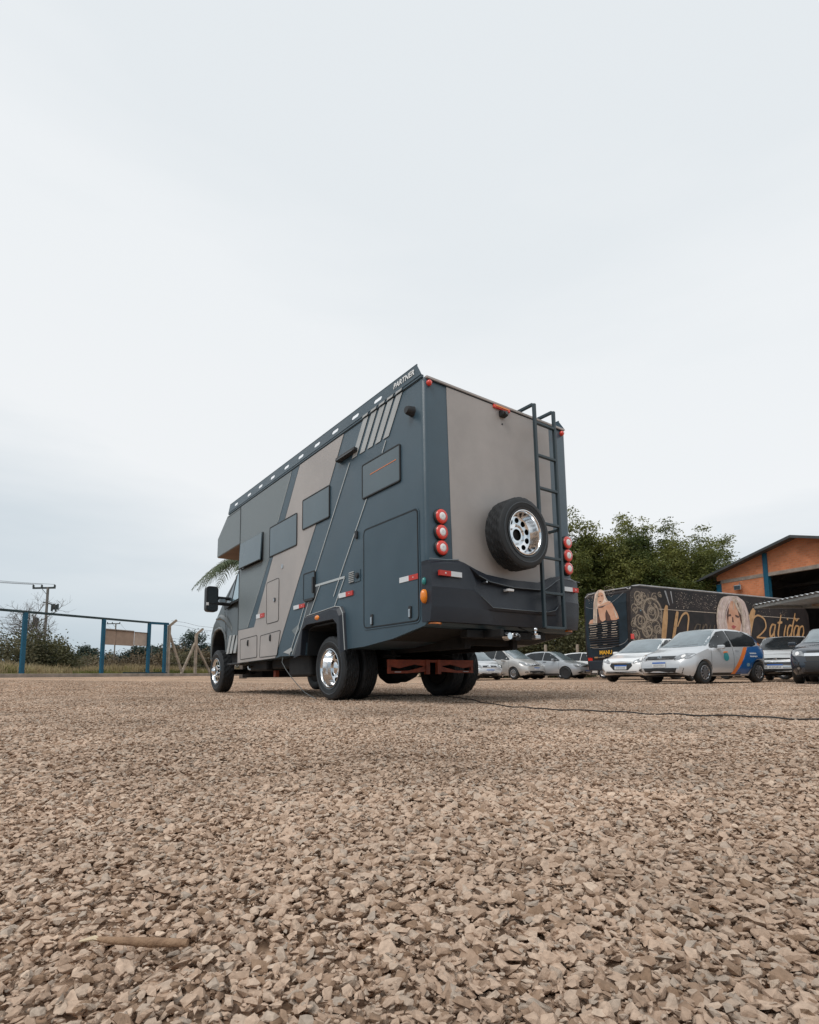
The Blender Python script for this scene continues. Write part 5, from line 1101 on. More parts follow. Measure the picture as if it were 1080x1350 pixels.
# painted signature
def brush(pts, w0, w1, n=10):
    c = bez(*pts, n=n); m_ = len(c); return ribbon(c, [w0 + (w1 - w0) * abs(math.sin(PI * (i / m_) * .9 + .2)) for i in range(m_)])
S_ = brush([(1.98, 1.6), (2.15, 2.4), (2.32, 3.05), (2.42, 3.28)], .10, .24) + brush([(2.42, 3.28), (2.35, 2.7), (2.20, 2.0), (2.10, 1.5)], .08, .16) + brush([(2.62, 1.5), (2.85, 2.2), (3.05, 2.85), (3.12, 3.05)], .10, .20) + brush([(3.05, 2.9), (2.85, 2.3), (2.72, 1.6)], .06, .12) + brush([(3.05, 2.35), (3.4, 2.85), (3.72, 3.0), (3.86, 2.8), (3.75, 2.3), (3.62, 1.7)], .05, .11)
flat('painted_letter', S_, MT['gold_print'], 's', 4)
GL_ = dict(a=[[(.55, .95), (.2, .95), (.02, .5), (.2, .05), (.55, .4), (.62, 1)], [(.62, 1), (.56, .3), (.74, 0)]], t=[[(.34, 1.75), (.22, .4), (.4, 0)], [(.0, 1.12), (.6, 1.18)]], i=[[(.24, 1), (.14, .25), (.32, 0)], [(.34, 1.38), (.38, 1.52)]],
    d=[[(.55, .95), (.2, .95), (.02, .5), (.2, .05), (.55, .4)], [(.80, 1.95), (.58, .4), (.74, 0)]], o=[[(.5, 1), (.12, .85), (.08, .25), (.42, .03), (.66, .5), (.5, 1)]], n=[[(.1, 1), (.04, 0)], [(.08, .6), (.35, 1.0), (.55, .8), (.5, .25), (.66, 0)]], u=[[(.08, 1), (.04, .3), (.28, .0), (.56, .5), (.6, 1)], [(.6, 1), (.54, .3), (.7, 0)]])
GL_['~'] = [[(.05, 1.36), (.25, 1.55), (.48, 1.38), (.72, 1.58)]]
def script(word, x, z, h, mt, w=.075, lay=5):
    polys = []
    for ch in word:
        for st_ in GL_[ch]: polys += brush([(x + (u + .32 * v) * h, z + v * h) for u, v in st_], w * .7, w * 1.5, n=5)
        if ch != '\u0303' and not (ch == '~'): x += (.86 if ch not in 'i' else .5) * h
    flat('painted_letter', polys, mt, 's', lay)
script('anu', 4.1, 1.9, .62, MT['bronze'], .06)
flat('painted_letter', brush([(8.25, 1.5), (8.45, 2.4), (8.75, 3.1), (8.98, 3.42)], .16, .42) + brush([(8.7, 2.85), (9.2, 3.12), (9.75, 2.95), (9.85, 2.55), (9.5, 2.25), (9.0, 2.0)], .07, .10) + brush([(9.0, 2.0), (9.9, 1.95), (10.0, 1.6), (9.4, 1.3), (8.6, 1.4)], .06, .10), MT['gold_print'], 's', 4)
script('atida', 10.05, 2.02, .70, MT['gold_print'], .085); script('~', 12.02, 2.02, .70, MT['gold_print'], .07, 6); script('o', 12.68, 2.02, .70, MT['gold_print'], .085)
# side portrait
flat('portrait_hair', [bez((6.55, 2.0), (6.15, 2.35), (6.02, 2.9), (6.2, 3.5), (6.7, 3.92), (7.2, 3.99), (7.8, 3.95), (8.15, 3.5), (8.38, 2.9), (8.32, 2.45), (8.0, 2.0), (7.3, 1.95), n=5)[:-1]], MT['pinkhair'], 's', 5)
flat('portrait_skin', [bez((6.85, 2.05), (6.68, 2.5), (6.64, 3.0), (6.78, 3.45), (7.05, 3.72), (7.4, 3.68), (7.72, 3.3), (7.80, 2.8), (7.68, 2.35), (7.4, 2.0), (7.1, 1.95), n=5)[:-1]], MT['skin'], 's', 6)
flat('portrait_shade', [[(6.75, 3.05), (7.02, 3.10), (7.05, 3.0), (6.80, 2.95)], [(7.35, 3.08), (7.68, 3.02), (7.62, 2.92), (7.38, 2.97)], [(7.10, 2.95), (7.18, 2.95), (7.22, 2.70), (7.08, 2.70)], [(6.62, 3.4), (6.8, 3.7), (6.9, 3.3), (6.75, 2.6)], [(7.5, 3.6), (7.62, 3.7), (7.9, 2.9), (7.8, 2.6)]], MT['shadow_print'], 's', 7)
flat('portrait_lips', [[(7.0, 2.50), (7.15, 2.56), (7.25, 2.54), (7.38, 2.50), (7.22, 2.38), (7.10, 2.38)]], MT['lips'], 's', 8)
flat('portrait_strand', ribbon(bez((7.2, 3.95), (6.75, 3.5), (6.45, 2.9), (6.5, 2.2)), .12) + ribbon(bez((7.35, 3.95), (7.55, 3.5), (7.95, 3.0), (8.1, 2.3)), .16) + ribbon(bez((7.28, 3.95), (7.3, 3.6), (7.22, 3.3)), .05) + ribbon(bez((6.9, 3.9), (6.3, 3.3), (6.15, 2.6)), .06), MT['cream'], 's', 9)
def strands(n_, pts_a, pts_b, w, mts, lay, jit=.05):
    for i, mt_ in enumerate(mts):
        P_s = []
        for k in range(n_):
            t = r7.random(); P_s += ribbon(bez(*[(a[0] + (b[0] - a[0]) * t + r7.gauss(0, jit), a[1] + (b[1] - a[1]) * t) for a, b in zip(pts_a, pts_b)], n=4), w * r7.uniform(.5, 1.4))
        flat('portrait_strand', P_s, mt_, 's', lay + i)
MT['hair_shade'] = mat('print_hair_shade', (.30, .20, .20), .5); MT['hair_brown'] = mat('print_hair_brown', (.36, .20, .12), .5)
for i_, m__ in enumerate((MT['hair_brown'], MT['cream'])):
    P_s = []
    for k in range(11):
        t = r7.random(); P_s += ribbon(bez(*[(a[0] + (b[0] - a[0]) * t, a[1] + (b[1] - a[1]) * t) for a, b in zip(*HAIR_REAR)], n=4), .02)
    flat('portrait_strand', P_s, m__, 'r', 5 + i_)
strands(20, [(7.1, 3.98), (6.35, 3.8), (5.92, 3.0), (5.98, 2.1)], [(7.15, 3.9), (6.85, 3.5), (6.62, 3.0), (6.68, 2.2)], .035, [MT['hair_shade'], MT['cream'], MT['pinkhair']], 10)
strands(20, [(7.3, 3.96), (7.7, 3.6), (7.82, 3.0), (7.85, 2.2)], [(7.5, 3.98), (8.15, 3.75), (8.48, 3.0), (8.45, 2.1)], .035, [MT['hair_shade'], MT['cream'], MT['pinkhair']], 13)
for x in (3.0, 4.2, 10.95):
    wl = MB().lathe([(-.14, .001), (-.14, .30), (.14, .30), (.14, .001)], (0, 0, 0), 'y', 20).build('wheel', MT['wheel_dark'], bus, loc=(x, .20, .50)); MB().lathe([(-.13, .30), (-.15, .36), (-.12, .48), (-.08, .5), (.08, .5), (.12, .48), (.15, .36), (.13, .30)], (0, 0, 0), 'y', 28).build('tyre', MT['tyre'], wl, smooth=35)
    MB().lathe([(-.145, .28), (-.10, .22), (-.10, .12), (-.16, .10), (-.16, .001)], (0, 0, 0), 'y', 20).build('rim', MT['steel'], wl)
MB().box((.6, .3, .40), (BL - .6, BWd - .3, .5)).box((1.0, .45, .3), (2.2, 2.1, .9)).build('underbody', MT['dark_steel'], bus)
for (x) in (3.6, 10.95): MB().lathe([(-.14, .001), (-.14, .48), (.14, .48), (.14, .001)], (x, BWd - .3, .5), 'y', 20).build('far_wheel', MT['tyre'], bus)

# ================================================================== brick workshop
fdir = RT * .418 - FH * .908
ox, oy = at_dl(23.27 - .418 * 3.48, 36 + .908 * 3.48)
shed = empty('brick_workshop', (ox, oy, 0), math.atan2(fdir.y, fdir.x), 'orange brick workshop with low gable roof and blue pillars behind the bus', 'building')
def brickmat():
    m_ = bpy.data.materials.new('orange_brick'); m_.use_nodes = True; t = m_.node_tree; b = t.nodes['Principled BSDF']; b.inputs['Roughness'].default_value = .85
    tcn = t.nodes.new('ShaderNodeTexCoord'); mpn = t.nodes.new('ShaderNodeMapping'); mpn.inputs['Rotation'].default_value = (PI / 2, 0, 0); t.links.new(tcn.outputs['Object'], mpn.inputs[0])
    br = t.nodes.new('ShaderNodeTexBrick'); br.inputs['Scale'].default_value = 1; br.inputs['Brick Width'].default_value = .25; br.inputs['Row Height'].default_value = .14; br.inputs['Mortar Size'].default_value = .010
    br.inputs['Color1'].default_value = (.68, .25, .115, 1); br.inputs['Color2'].default_value = (.56, .19, .085, 1); br.inputs['Mortar'].default_value = (.54, .27, .16, 1); t.links.new(mpn.outputs[0], br.inputs['Vector'])
    n = t.nodes.new('ShaderNodeTexNoise'); n.inputs['Scale'].default_value = .9; n.inputs['Detail'].default_value = 7; t.links.new(tcn.outputs['Object'], n.inputs['Vector']); mr = t.nodes.new('ShaderNodeMapRange'); mr.inputs['From Min'].default_value = .3; mr.inputs['From Max'].default_value = .7; mr.inputs['To Min'].default_value = .78; mr.inputs['To Max'].default_value = 1.15; t.links.new(n.outputs['Fac'], mr.inputs[0])
    s_ = t.nodes.new('ShaderNodeVectorMath'); s_.operation = 'SCALE'; t.links.new(br.outputs['Color'], s_.inputs[0]); t.links.new(mr.outputs[0], s_.inputs['Scale']); t.links.new(s_.outputs[0], b.inputs['Base Color'])
    bp = t.nodes.new('ShaderNodeBump'); bp.inputs['Strength'].default_value = .4; bp.inputs['Distance'].default_value = .01; bp.invert = True; t.links.new(br.outputs['Fac'], bp.inputs['Height']); t.links.new(bp.outputs[0], b.inputs['Normal']); return m_
MT['brick'] = brickmat(); MT['concrete'] = mat('weathered_concrete', (.30, .255, .215), .85, var=.25, vscale=3, bump=.3, bscale=30); MT['blue_paint'] = mat('blue_pillar_paint', (.003, .085, .150), .45, var=.12, vscale=4)
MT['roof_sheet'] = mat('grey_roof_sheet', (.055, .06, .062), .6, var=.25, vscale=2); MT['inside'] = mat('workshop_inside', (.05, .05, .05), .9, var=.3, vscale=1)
PKX, PKZ, EZ = 5.59, 8.55, 7.05; SPAN = 11.18; bz0, bz1 = 6.45, 6.68
MB().prism([(0, 0), (3.42, 0), (3.42, bz0), (0, bz0)], 'y', 0, .2).build('wall', MT['brick'], shed)
MB().prism([(0, bz1), (SPAN, bz1), (SPAN, EZ), (PKX, PKZ), (0, EZ)], 'y', 0, .2).build('gable', MT['brick'], shed)
MB().box((.30, -.03, bz0), (SPAN, .22, bz1)).build('concrete_beam', MT['concrete'], shed, bevel=.01)
MB().box((3.36, -.07, 0), (3.66, .25, 7.98)).build('pillar', MT['blue_paint'], shed, bevel=.01)
MB().box((-.02, -.05, 0), (.34, .25, 6.43)).build('pillar', MT['blue_paint'], shed, bevel=.01)
MB().box((SPAN - .3, -.05, 0), (SPAN, .25, 6.43)).build('pillar', MT['blue_paint'], shed, bevel=.01)
sl = (PKZ - EZ) / PKX
rf = MB()
for (x0, x1) in ((-1.27, PKX), (SPAN + 1.27, PKX)):
    z0 = EZ - abs(x0 - (0 if x0 < 0 else SPAN)) * sl; n_ = 1
    rf.add([(x0, -.7, z0), (x1, -.7, PKZ), (x1, 16, PKZ), (x0, 16, z0), (x0, -.7, z0 + .10), (x1, -.7, PKZ + .12), (x1, 16, PKZ + .12), (x0, 16, z0 + .10)], [(0, 1, 2, 3), (4, 7, 6, 5), (0, 4, 5, 1), (0, 3, 7, 4), (3, 2, 6, 7)])
roof = rf.build('roof', MT['roof_sheet'], shed)
MB().bar((-1.27, -.71, EZ - 1.27 * sl + .03), (PKX, -.71, PKZ + .03), .05, .16).bar((SPAN + 1.27, -.71, EZ - 1.27 * sl + .03), (PKX, -.71, PKZ + .03), .05, .16).build('verge_board', MT['roof_sheet'], roof)
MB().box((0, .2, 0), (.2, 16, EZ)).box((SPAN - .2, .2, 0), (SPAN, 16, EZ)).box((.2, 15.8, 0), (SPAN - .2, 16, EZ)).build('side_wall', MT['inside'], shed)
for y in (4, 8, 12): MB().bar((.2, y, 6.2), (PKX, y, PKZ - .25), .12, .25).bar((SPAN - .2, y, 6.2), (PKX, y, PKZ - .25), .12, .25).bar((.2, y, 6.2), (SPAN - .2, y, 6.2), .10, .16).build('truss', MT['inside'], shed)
MT['lit'] = mat('lit_lamp_glass', (.9, .9, .9), .3, emit=(1, .98, .95, 6))
hbx = MB().lathe([(0, .02), (.0, .25), (-.12, .30), (-.13, .02)], (5.95, 2.6, 6.02), 'z', 20).build('ceiling_lamp', MT['steel'], shed); MB().lathe([(-.14, .001), (-.14, .22), (-.30, .16), (-.34, .001)], (5.95, 2.6, 6.02), 'z', 20).build('lamp_glass', MT['lit'], hbx, smooth=50)
fl_ = MB().box((1.45, -.34, 5.80), (1.95, -.16, 6.14)).bar((1.7, -.2, 6.1), (1.7, 0, 6.35), .05, .05).build('floodlight', MT['steel'], shed, bevel=.02); MB().box((1.50, -.36, 5.84), (1.90, -.342, 6.08)).build('lens', MT['glass_dark'], fl_)
# ================================================================== carport
cx0, cy0 = at_dl(12.13, 19.5)
cp = empty('carport', (cx0, cy0, 0), math.atan2(RT.y, RT.x), 'open carport with pale corrugated sheet roof at the right edge', 'carport')
MT['sheet'] = mat('corrugated_sheet', (.42, .43, .43), .5, var=.15, vscale=4); MT['beam'] = mat('carport_beam', (.22, .215, .20), .5, var=.2, vscale=5); MT['rust_beam'] = mat('carport_rust_beam', (.32, .22, .15), .6, var=.3, vscale=6)
cs = MB(); nx = 30; ny = 62; Lc, Wc = 7.0, 6.0
k = 0
for i in range(ny + 1):
    y = -Lc * i / ny; dz = .05 * (1 if (i // 1) % 2 else 0)
    for x in (-.06, Wc): cs.v.append((x, y, 2.60 + dz + .0 * x)); 
for i in range(ny): a = 2 * i; cs.f.append((a, a + 1, a + 3, a + 2))
cs.v += [(x, y, z + .006) for x, y, z in cs.v]; o2 = 2 * (ny + 1)
for i in range(ny): a = o2 + 2 * i; cs.f.append((a, a + 2, a + 3, a + 1)); cs.f.append((2 * i, 2 * i + 2, a + 2, a)); cs.f.append((2 * i + 1, a + 1, a + 3, 2 * i + 3))
cs.build('roof_sheet', MT['sheet'], cp)
MB().box((-.02, -Lc, 2.50), (.06, 0, 2.585)).build('edge_beam', MT['beam'], cp)
MB().box((.06, -.09, 2.50), (Wc, 0, 2.585)).build('edge_beam', MT['beam'], cp)
for x in (1.6, 3.2, 4.8): MB().box((x, -Lc, 2.48), (x + .06, -.09, 2.585)).build('purlin', MT['beam'], cp)
MB().bar((1.0, -1.4, 2.44), (Wc, -3.2, 2.44), .06, .08).build('rafter', MT['rust_beam'], cp)
for (x, y) in ((3.0, -.2), (5.8, -.2), (3.0, -6.8), (5.8, -6.8)): MB().box((x, y, 0), (x + .10, y + .10, 2.50)).build('post', MT['beam'], cp)
# ================================================================== vegetation
def leafmat(name, c1, c2, trans=.35, scale=.6):
    m_ = bpy.data.materials.new(name); m_.use_nodes = True; t = m_.node_tree; b = t.nodes['Principled BSDF']; o_ = t.nodes['Material Output']; b.inputs['Roughness'].default_value = .55; b.inputs['Specular IOR Level'].default_value = .3
    g = t.nodes.new('ShaderNodeNewGeometry'); n = t.nodes.new('ShaderNodeTexNoise'); n.inputs['Scale'].default_value = scale; n.inputs['Detail'].default_value = 5; t.links.new(g.outputs['Position'], n.inputs['Vector'])
    r = t.nodes.new('ShaderNodeMapRange'); r.inputs['From Min'].default_value = .36; r.inputs['From Max'].default_value = .64; t.links.new(n.outputs['Fac'], r.inputs[0])
    ad = t.nodes.new('ShaderNodeMath'); ad.operation = 'MULTIPLY_ADD'; ad.use_clamp = True; t.links.new(g.outputs['Random Per Island'], ad.inputs[0]); ad.inputs[1].default_value = .6; sb = t.nodes.new('ShaderNodeMath'); sb.operation = 'SUBTRACT'; t.links.new(r.outputs[0], sb.inputs[0]); sb.inputs[1].default_value = .3; t.links.new(sb.outputs[0], ad.inputs[2])
    mx = t.nodes.new('ShaderNodeMixRGB'); t.links.new(ad.outputs[0], mx.inputs[0]); mx.inputs[1].default_value = (*c1, 1); mx.inputs[2].default_value = (*c2, 1); t.links.new(mx.outputs[0], b.inputs['Base Color'])
    tr = t.nodes.new('ShaderNodeBsdfTranslucent'); t.links.new(mx.outputs[0], tr.inputs[0]); ms = t.nodes.new('ShaderNodeMixShader'); ms.inputs[0].default_value = trans; t.links.new(b.outputs[0], ms.inputs[1]); t.links.new(tr.outputs[0], ms.inputs[2]); t.links.new(ms.outputs[0], o_.inputs[0]); return m_
MT['bamboo'] = leafmat('bamboo_leaf', (.055, .080, .020), (.23, .235, .065), .3, .35); MT['culm'] = mat('bamboo_culm', (.12, .13, .05), .5, var=.3, vscale=3)
MT['scrub'] = leafmat('pale_scrub_leaf', (.075, .080, .040), (.19, .165, .095), .25, 1.0)
MT['bush'] = leafmat('olive_bush_leaf', (.050, .058, .026), (.13, .12, .055), .2, 1.2); MT['brownbush'] = leafmat('dry_bush_leaf', (.10, .075, .045), (.20, .15, .09), .2, .8); MT['euca'] = leafmat('far_tree_leaf', (.035, .058, .050), (.065, .09, .070), .15, .2)
MT['bark'] = mat('grey_bark', (.12, .10, .085), .9, var=.3, vscale=6); MT['twig'] = mat('bare_twig', (.15, .13, .12), .85, var=.2, vscale=5)
MT['grass_green'] = leafmat('green_grass_blade', (.13, .15, .04), (.28, .25, .09), .3, .5); MT['straw'] = leafmat('straw_blade', (.36, .27, .15), (.52, .42, .25), .3, .6); MT['palm'] = leafmat('palm_leaflet', (.075, .11, .06), (.14, .17, .10), .3, 2)
def leaf_cards(C, N_out, length, width, droop=.4, seed=1, sp=.9):
    """diamond leaves at centres C (n,3); returns verts (4n,3) and faces"""
    g = np.random.default_rng(seed); n = len(C); d = g.normal(0, 1, (n, 3)); d[:, 2] = d[:, 2] * .6 - droop
    if N_out is not None: d += N_out * sp
    d /= np.linalg.norm(d, axis=1, keepdims=True); s = np.cross(d, g.normal(0, 1, (n, 3))); s /= np.linalg.norm(s, axis=1, keepdims=True) + 1e-9
    l = (length * g.uniform(.6, 1.3, n))[:, None]; w = (width * g.uniform(.6, 1.3, n))[:, None]
    V = np.stack([C, C + d * l * .5 + s * w, C + d * l, C + d * l * .5 - s * w], 1).reshape(-1, 3); F = np.arange(4 * n).reshape(-1, 4); return V, F
def np_mesh(name, V, F, mt, parent=None):
    me = bpy.data.meshes.new(name); me.vertices.add(len(V)); me.vertices.foreach_set('co', np.asarray(V, np.float32).ravel()); nf = len(F); k = F.shape[1]
    me.loops.add(nf * k); me.loops.foreach_set('vertex_index', F.astype(np.int32).ravel()); me.polygons.add(nf); me.polygons.foreach_set('loop_start', np.arange(0, nf * k, k, dtype=np.int32)); me.polygons.foreach_set('loop_total', np.full(nf, k, np.int32)); me.update(calc_edges=True); me.materials.append(mt)
    return obj(name, me, None, parent)
def bamboo(lat, dep, h, spread, seed, label, nc=34, lean=(0, 0), dens=1.0):
    g = np.random.default_rng(seed); x, y = at_dl(lat, dep); root = empty('bamboo_clump', (x, y, zat(x, y)), 0, label, 'bamboo', 'bamboo clumps behind the bus')
    culms = MB(); Cs = []; Ns = []
    for i in range(nc):
        a = g.uniform(0, 2 * PI); out_ = g.uniform(.15, 1) ** .8 * spread; hh = h * g.uniform(.62, 1.0) * (1 - .22 * (out_ / spread) ** 2)
        if i == 0: hh = h; out_ = spread * .3
        b0 = Vector((math.cos(a) * .6, math.sin(a) * .6, 0)); tip = Vector((math.cos(a) * out_ + lean[0] * hh / h, math.sin(a) * out_ + lean[1] * hh / h, hh)); pts = []
        for k in range(9):
            t = k / 8; p = b0.lerp(tip, t); cv = t ** 1.9; p = Vector((b0.x + (tip.x - b0.x) * cv, b0.y + (tip.y - b0.y) * cv, hh * (1.04 * t - .10 * t ** 4 * (out_ / spread)))); pts.append(p)
        culms.tube(pts, [.05 * (1 - .8 * k / 8) for k in range(9)], 4)
        m_ = int(42 * dens)
        for k in range(m_):
            t = g.uniform(.22, 1.0) ** .8; j = min(7, int(t * 8)); p = pts[j].lerp(pts[j + 1], t * 8 - j); r = .75 * (1.12 - t) + .26
            cen = np.array(p) + g.normal(0, r * .55, 3); nl = int(g.uniform(28, 60)); q = cen + g.normal(0, .24 + .10 * (1 - t), (nl, 3)) * np.array([1, 1, .50]); Cs.append(q); nn = (q - np.array(p)); Ns.append(nn / (np.linalg.norm(nn, axis=1, keepdims=True) + .1))
    culms.build('culms', MT['culm'], root)
    V, F = leaf_cards(np.concatenate(Cs), np.concatenate(Ns), .23, .044, .45, seed); np_mesh('leaves', V, F, MT['bamboo'], root); return root
cl = [(4.5, 45, 8.0, 3.2, 'left-hand bamboo clump rising behind the rear corner of the camper'), (8.6, 46, 9.5, 3.6, 'second bamboo clump from the left, low behind the camper ladder'), (12.6, 43, 12.6, 3.9, 'tall dense bamboo clump directly above the rear end of the bus'), (15.6, 42, 12.2, 3.6, 'broad bamboo clump above the scrollwork of the bus'), (18.6, 42, 11.9, 3.6, 'bamboo clump with olive tops above the middle of the bus'), (21.2, 43, 11.4, 3.0, 'feathery bamboo clump with gaps, nearest to the workshop roof'), (24.2, 45, 11.3, 2.6, 'slender bamboo clump leaning right over the workshop eave')]
for i, (la, de, h, s_, lb) in enumerate(cl): bamboo(la, de, h, s_, 50 + i, lb, nc=50 if i < 5 else 30, lean=tuple((RT * (.3 if i < 5 else 1.0))[:2]), dens=1.0 if i < 5 else .75)
def bush(name, lat, dep, w, h, seed, label, mt, group, n=4200, leaf=.10, z0=0, cat='bush', xy=None):
    g = np.random.default_rng(seed); x, y = xy if xy else at_dl(lat, dep); root = empty(name, (x, y, float(field_z(x, y)) + z0), 0, label, cat, group); st = MB(); Cs = []; Ns = []
    for i in range(26):
        a = g.uniform(0, 2 * PI); rr = g.uniform(.1, 1) * w / 2; top = Vector((math.cos(a) * rr, math.sin(a) * rr, h * g.uniform(.45, .95) * (1 - .35 * (2 * rr / w) ** 2))); st.tube([(0, 0, 0), (top.x * .4, top.y * .4, top.z * .5), tuple(top)], [.03, .02, .008], 4)
        for c in range(5):
            t = g.uniform(.35, 1.0); cen = np.array(top) * np.array([t ** .7, t ** .7, t]) + g.normal(0, .12 * w, 3) * .5; nl = int(n / 130); q = cen + g.normal(0, .085 * (w + h) / 2, (nl, 3)); q[:, 2] = np.abs(q[:, 2]); Cs.append(q); nn = q - np.array([0, 0, h * .4]); Ns.append(nn / (np.linalg.norm(nn, axis=1, keepdims=True) + .1))
    st.build('stems', MT['bark'], root); V, F = leaf_cards(np.concatenate(Cs), np.concatenate(Ns), leaf, leaf * .32, 0, seed); np_mesh('leaves', V, F, MT[mt], root); return root
def pxd(px, dep): return ((px - 540) / 738 * dep, dep)
# dark hedge closing the view under the camper's tail and between the parked cars
for i, (px, dep, w, h, lb) in enumerate([(600, 40, 6, 3.8, 'dark hedge bush seen under the tail of the camper, leftmost'), (655, 40, 6, 4.0, 'dark hedge bush behind the champagne minivan'), (712, 40, 6, 4.1, 'dark hedge bush behind the grey silver hatchback'), (762, 38, 5, 4.0, 'dark hedge bush between the camper corner and the bus')]):
    bush('hedge_bush', *pxd(px, dep), w, h, 80 + i, lb, 'bush', 'dark hedge behind the parked cars', n=9000, leaf=.22)
for i, (px, dep, w, h, mt, lb) in enumerate([(12, 27, 4.2, 2.1, 'scrub', 'olive bush at the left edge behind the blue gate'), (52, 29, 3.0, 2.55, 'bush', 'tall dense olive bush just right of the first blue gate post'), (80, 31, 2.0, 1.9, 'bush', 'olive green bush under the bare tree branches'),
        (118, 38, 4.5, .9, 'scrub', 'low green bush left of the blank board'), (160, 36, 5.0, .9, 'brownbush', 'low reddish brown bush below the blank board'), (205, 36, 4.0, 1.05, 'brownbush', 'brown bush seen through the narrow blue gate frame'), (232, 34, 3.0, 1.7, 'brownbush', 'brown bush behind the first concrete post'), (250, 33, 2.6, 1.4, 'scrub', 'green brown bush between the two crossed braces'), (282, 34, 3.0, 1.5, 'brownbush', 'dry bush beside the front wheel of the camper'), (340, 44, 5.0, 1.2, 'bush', 'low bush glimpsed behind the front of the camper')]):
    bush('field_bush', *pxd(px, dep), w, h, 120 + i, lb, mt, 'bushes in the field beyond the fence', n=5000, leaf=.13)
# far tree line
def far_tree(px, dep, h, w, seed, label):
    g = np.random.default_rng(seed); x, y = at_dl(*pxd(px, dep)); root = empty('far_tree', (x, y, float(field_z(x, y)) - .2), 0, label, 'tree', 'trees on the far side of the field'); t_ = MB(); t_.tube([(0, 0, 0), (.1, 0, h * .5), (0, 0, h * .85)], [.22, .15, .05], 5); Cs = []
    for i in range(22):
        a = g.uniform(0, 2 * PI); r = g.uniform(0, .5) * w * (1 - .3 * g.random()); z = h * g.uniform(.35, .95); r *= 1.15 - .6 * abs(z / h - .6) * 1.4
        c = np.array([math.cos(a) * r, math.sin(a) * r, z]); t_.tube([(0, 0, z * .7), tuple(c)], [.06, .02], 3); Cs.append(c + g.normal(0, .11 * w, (130, 3)))
    t_.build('trunk', MT['bark'], root); V, F = leaf_cards(np.concatenate(Cs), None, .55, .14, .2, seed); np_mesh('crown', V, F, MT['euca'], root)
for i, (px, h, w, lb) in enumerate([(113, 7.6, 5, 'far dark tree left of the second blue gate post'), (121, 6.8, 4.5, 'far rounded tree touching the second blue gate post'), (147, 6.0, 6, 'far low tree just below the blank board'), (172, 5.8, 4, 'far small tree under the right half of the board'), (180, 7.2, 5, 'far tree left of the narrow gate frame'), (190, 7.0, 5, 'far tree right behind the narrow gate frame post'), (203, 7.4, 4.5, 'far tree inside the narrow gate frame'), (213, 6.8, 4, 'far tree at the right side of the narrow gate frame'), (232, 7.8, 5, 'far tree above the left brace'), (243, 6.8, 4.5, 'far tree between the braces'), (256, 11.2, 5.5, 'tallest far tree beside the second concrete post'), (270, 7.6, 6, 'far tree next to the camper front wheel'), (95, 5.0, 5, 'far low tree behind the bare tree')]):
    far_tree(px, 125, h, w, 300 + i, lb)
# bare tree
def bare_tree(lat, dep, h, seed, label, spread=1.0):
    r_ = random.Random(seed); x, y = at_dl(lat, dep); root = empty('bare_tree', (x, y, float(field_z(x, y)) - .05), 0, label, 'tree'); tk = MB(); tw = MB()
    def grow(p, d, ln, r, lvl):
        pts = [p]; q = p; dd = d.copy()
        for k in range(4): dd = (dd + Vector((r_.gauss(0, .12), r_.gauss(0, .12), r_.gauss(.05, .08)))).normalized(); q = q + dd * ln / 4; pts.append(q)
        (tk if lvl < 2 else tw).tube([tuple(a) for a in pts], [r * (1 - .13 * k) for k in range(5)], 5 if lvl < 2 else 3, cap=False)
        if lvl < 5:
            for _ in range(3 if lvl else 6):
                t = r_.uniform(.35, 1); a = pts[min(3, int(t * 4))].lerp(pts[min(4, int(t * 4) + 1)], t * 4 % 1); s_ = Vector((r_.gauss(0, 1), r_.gauss(0, 1), r_.gauss(.2, .5))).normalized(); grow(a, (dd * .75 + s_ * .75 * spread).normalized(), ln * r_.uniform(.55, .8), r * .55, lvl + 1)
    grow(Vector((0, 0, 0)), Vector((.1, -.05, 1)), h * .42, .10, 0); tk.build('trunk', MT['bark'], root); tw.build('twigs', MT['twig'], root)
bare_tree(*pxd(64, 31), 4.7, 5, 'leafless grey tree with wide twigs in front of the utility pole', 1.25)
bare_tree(*pxd(36, 34), 4.5, 8, 'thin leafless tree left of the utility pole')
# palm
def palm(lat, dep, h, label):
    g = random.Random(4); x, y = at_dl(lat, dep); root = empty('palm_tree', (x, y, float(field_z(x, y)) if dep > 25 else zat(x, y)), 0, label, 'palm'); MB().tube([(0, 0, 0), (.04, 0, h * .5), (0, 0, h)], [.16, .13, .11], 10).build('trunk', MT['bark'], root)
    for k in range(15):
        a = k * 2.399 ; el = g.uniform(.1, .9); L_ = 2.5; pts = []; d0 = Vector((math.cos(a), math.sin(a), 0))
        for i in range(15):
            t = i / 14; pts.append(Vector((0, 0, h)) + d0 * (L_ * t * (1 - .12 * t)) + Vector((0, 0, L_ * (el * .55 * t - (.55 + .35 * el) * t * t))))
        fb = MB(); fb.tube([tuple(p) for p in pts], [.02 - .015 * i / 14 for i in range(15)], 4)
        for i in range(1, 34):
            t = i / 34; j = min(13, int(t * 14)); p = pts[j].lerp(pts[j + 1], t * 14 - j); d = (pts[j + 1] - pts[j]).normalized(); sd = d.cross(Vector((0, 0, 1))).normalized()
            for sg in (1, -1):
                ll = .52 * (math.sin(PI * (t * .85 + .12)) ** .7); v = (sd * sg + d * .55 + Vector((0, 0, g.uniform(-.55, .05)))).normalized(); q1 = p + v * ll * .5; q2 = p + v * ll + Vector((0, 0, -.16 * ll / .5)); w = d * .017
                kk = len(fb.v); fb.v += [tuple(p - w), tuple(q1 - w * 1.3), tuple(q2), tuple(q1 + w * 1.3), tuple(p + w)]; fb.f.append((kk, kk + 1, kk + 2, kk + 3, kk + 4))
        fb.build('frond', MT['palm'], root)
palm(*pxd(322, 24), 5.05, 'palm tree with drooping fronds showing behind the camper overcab')
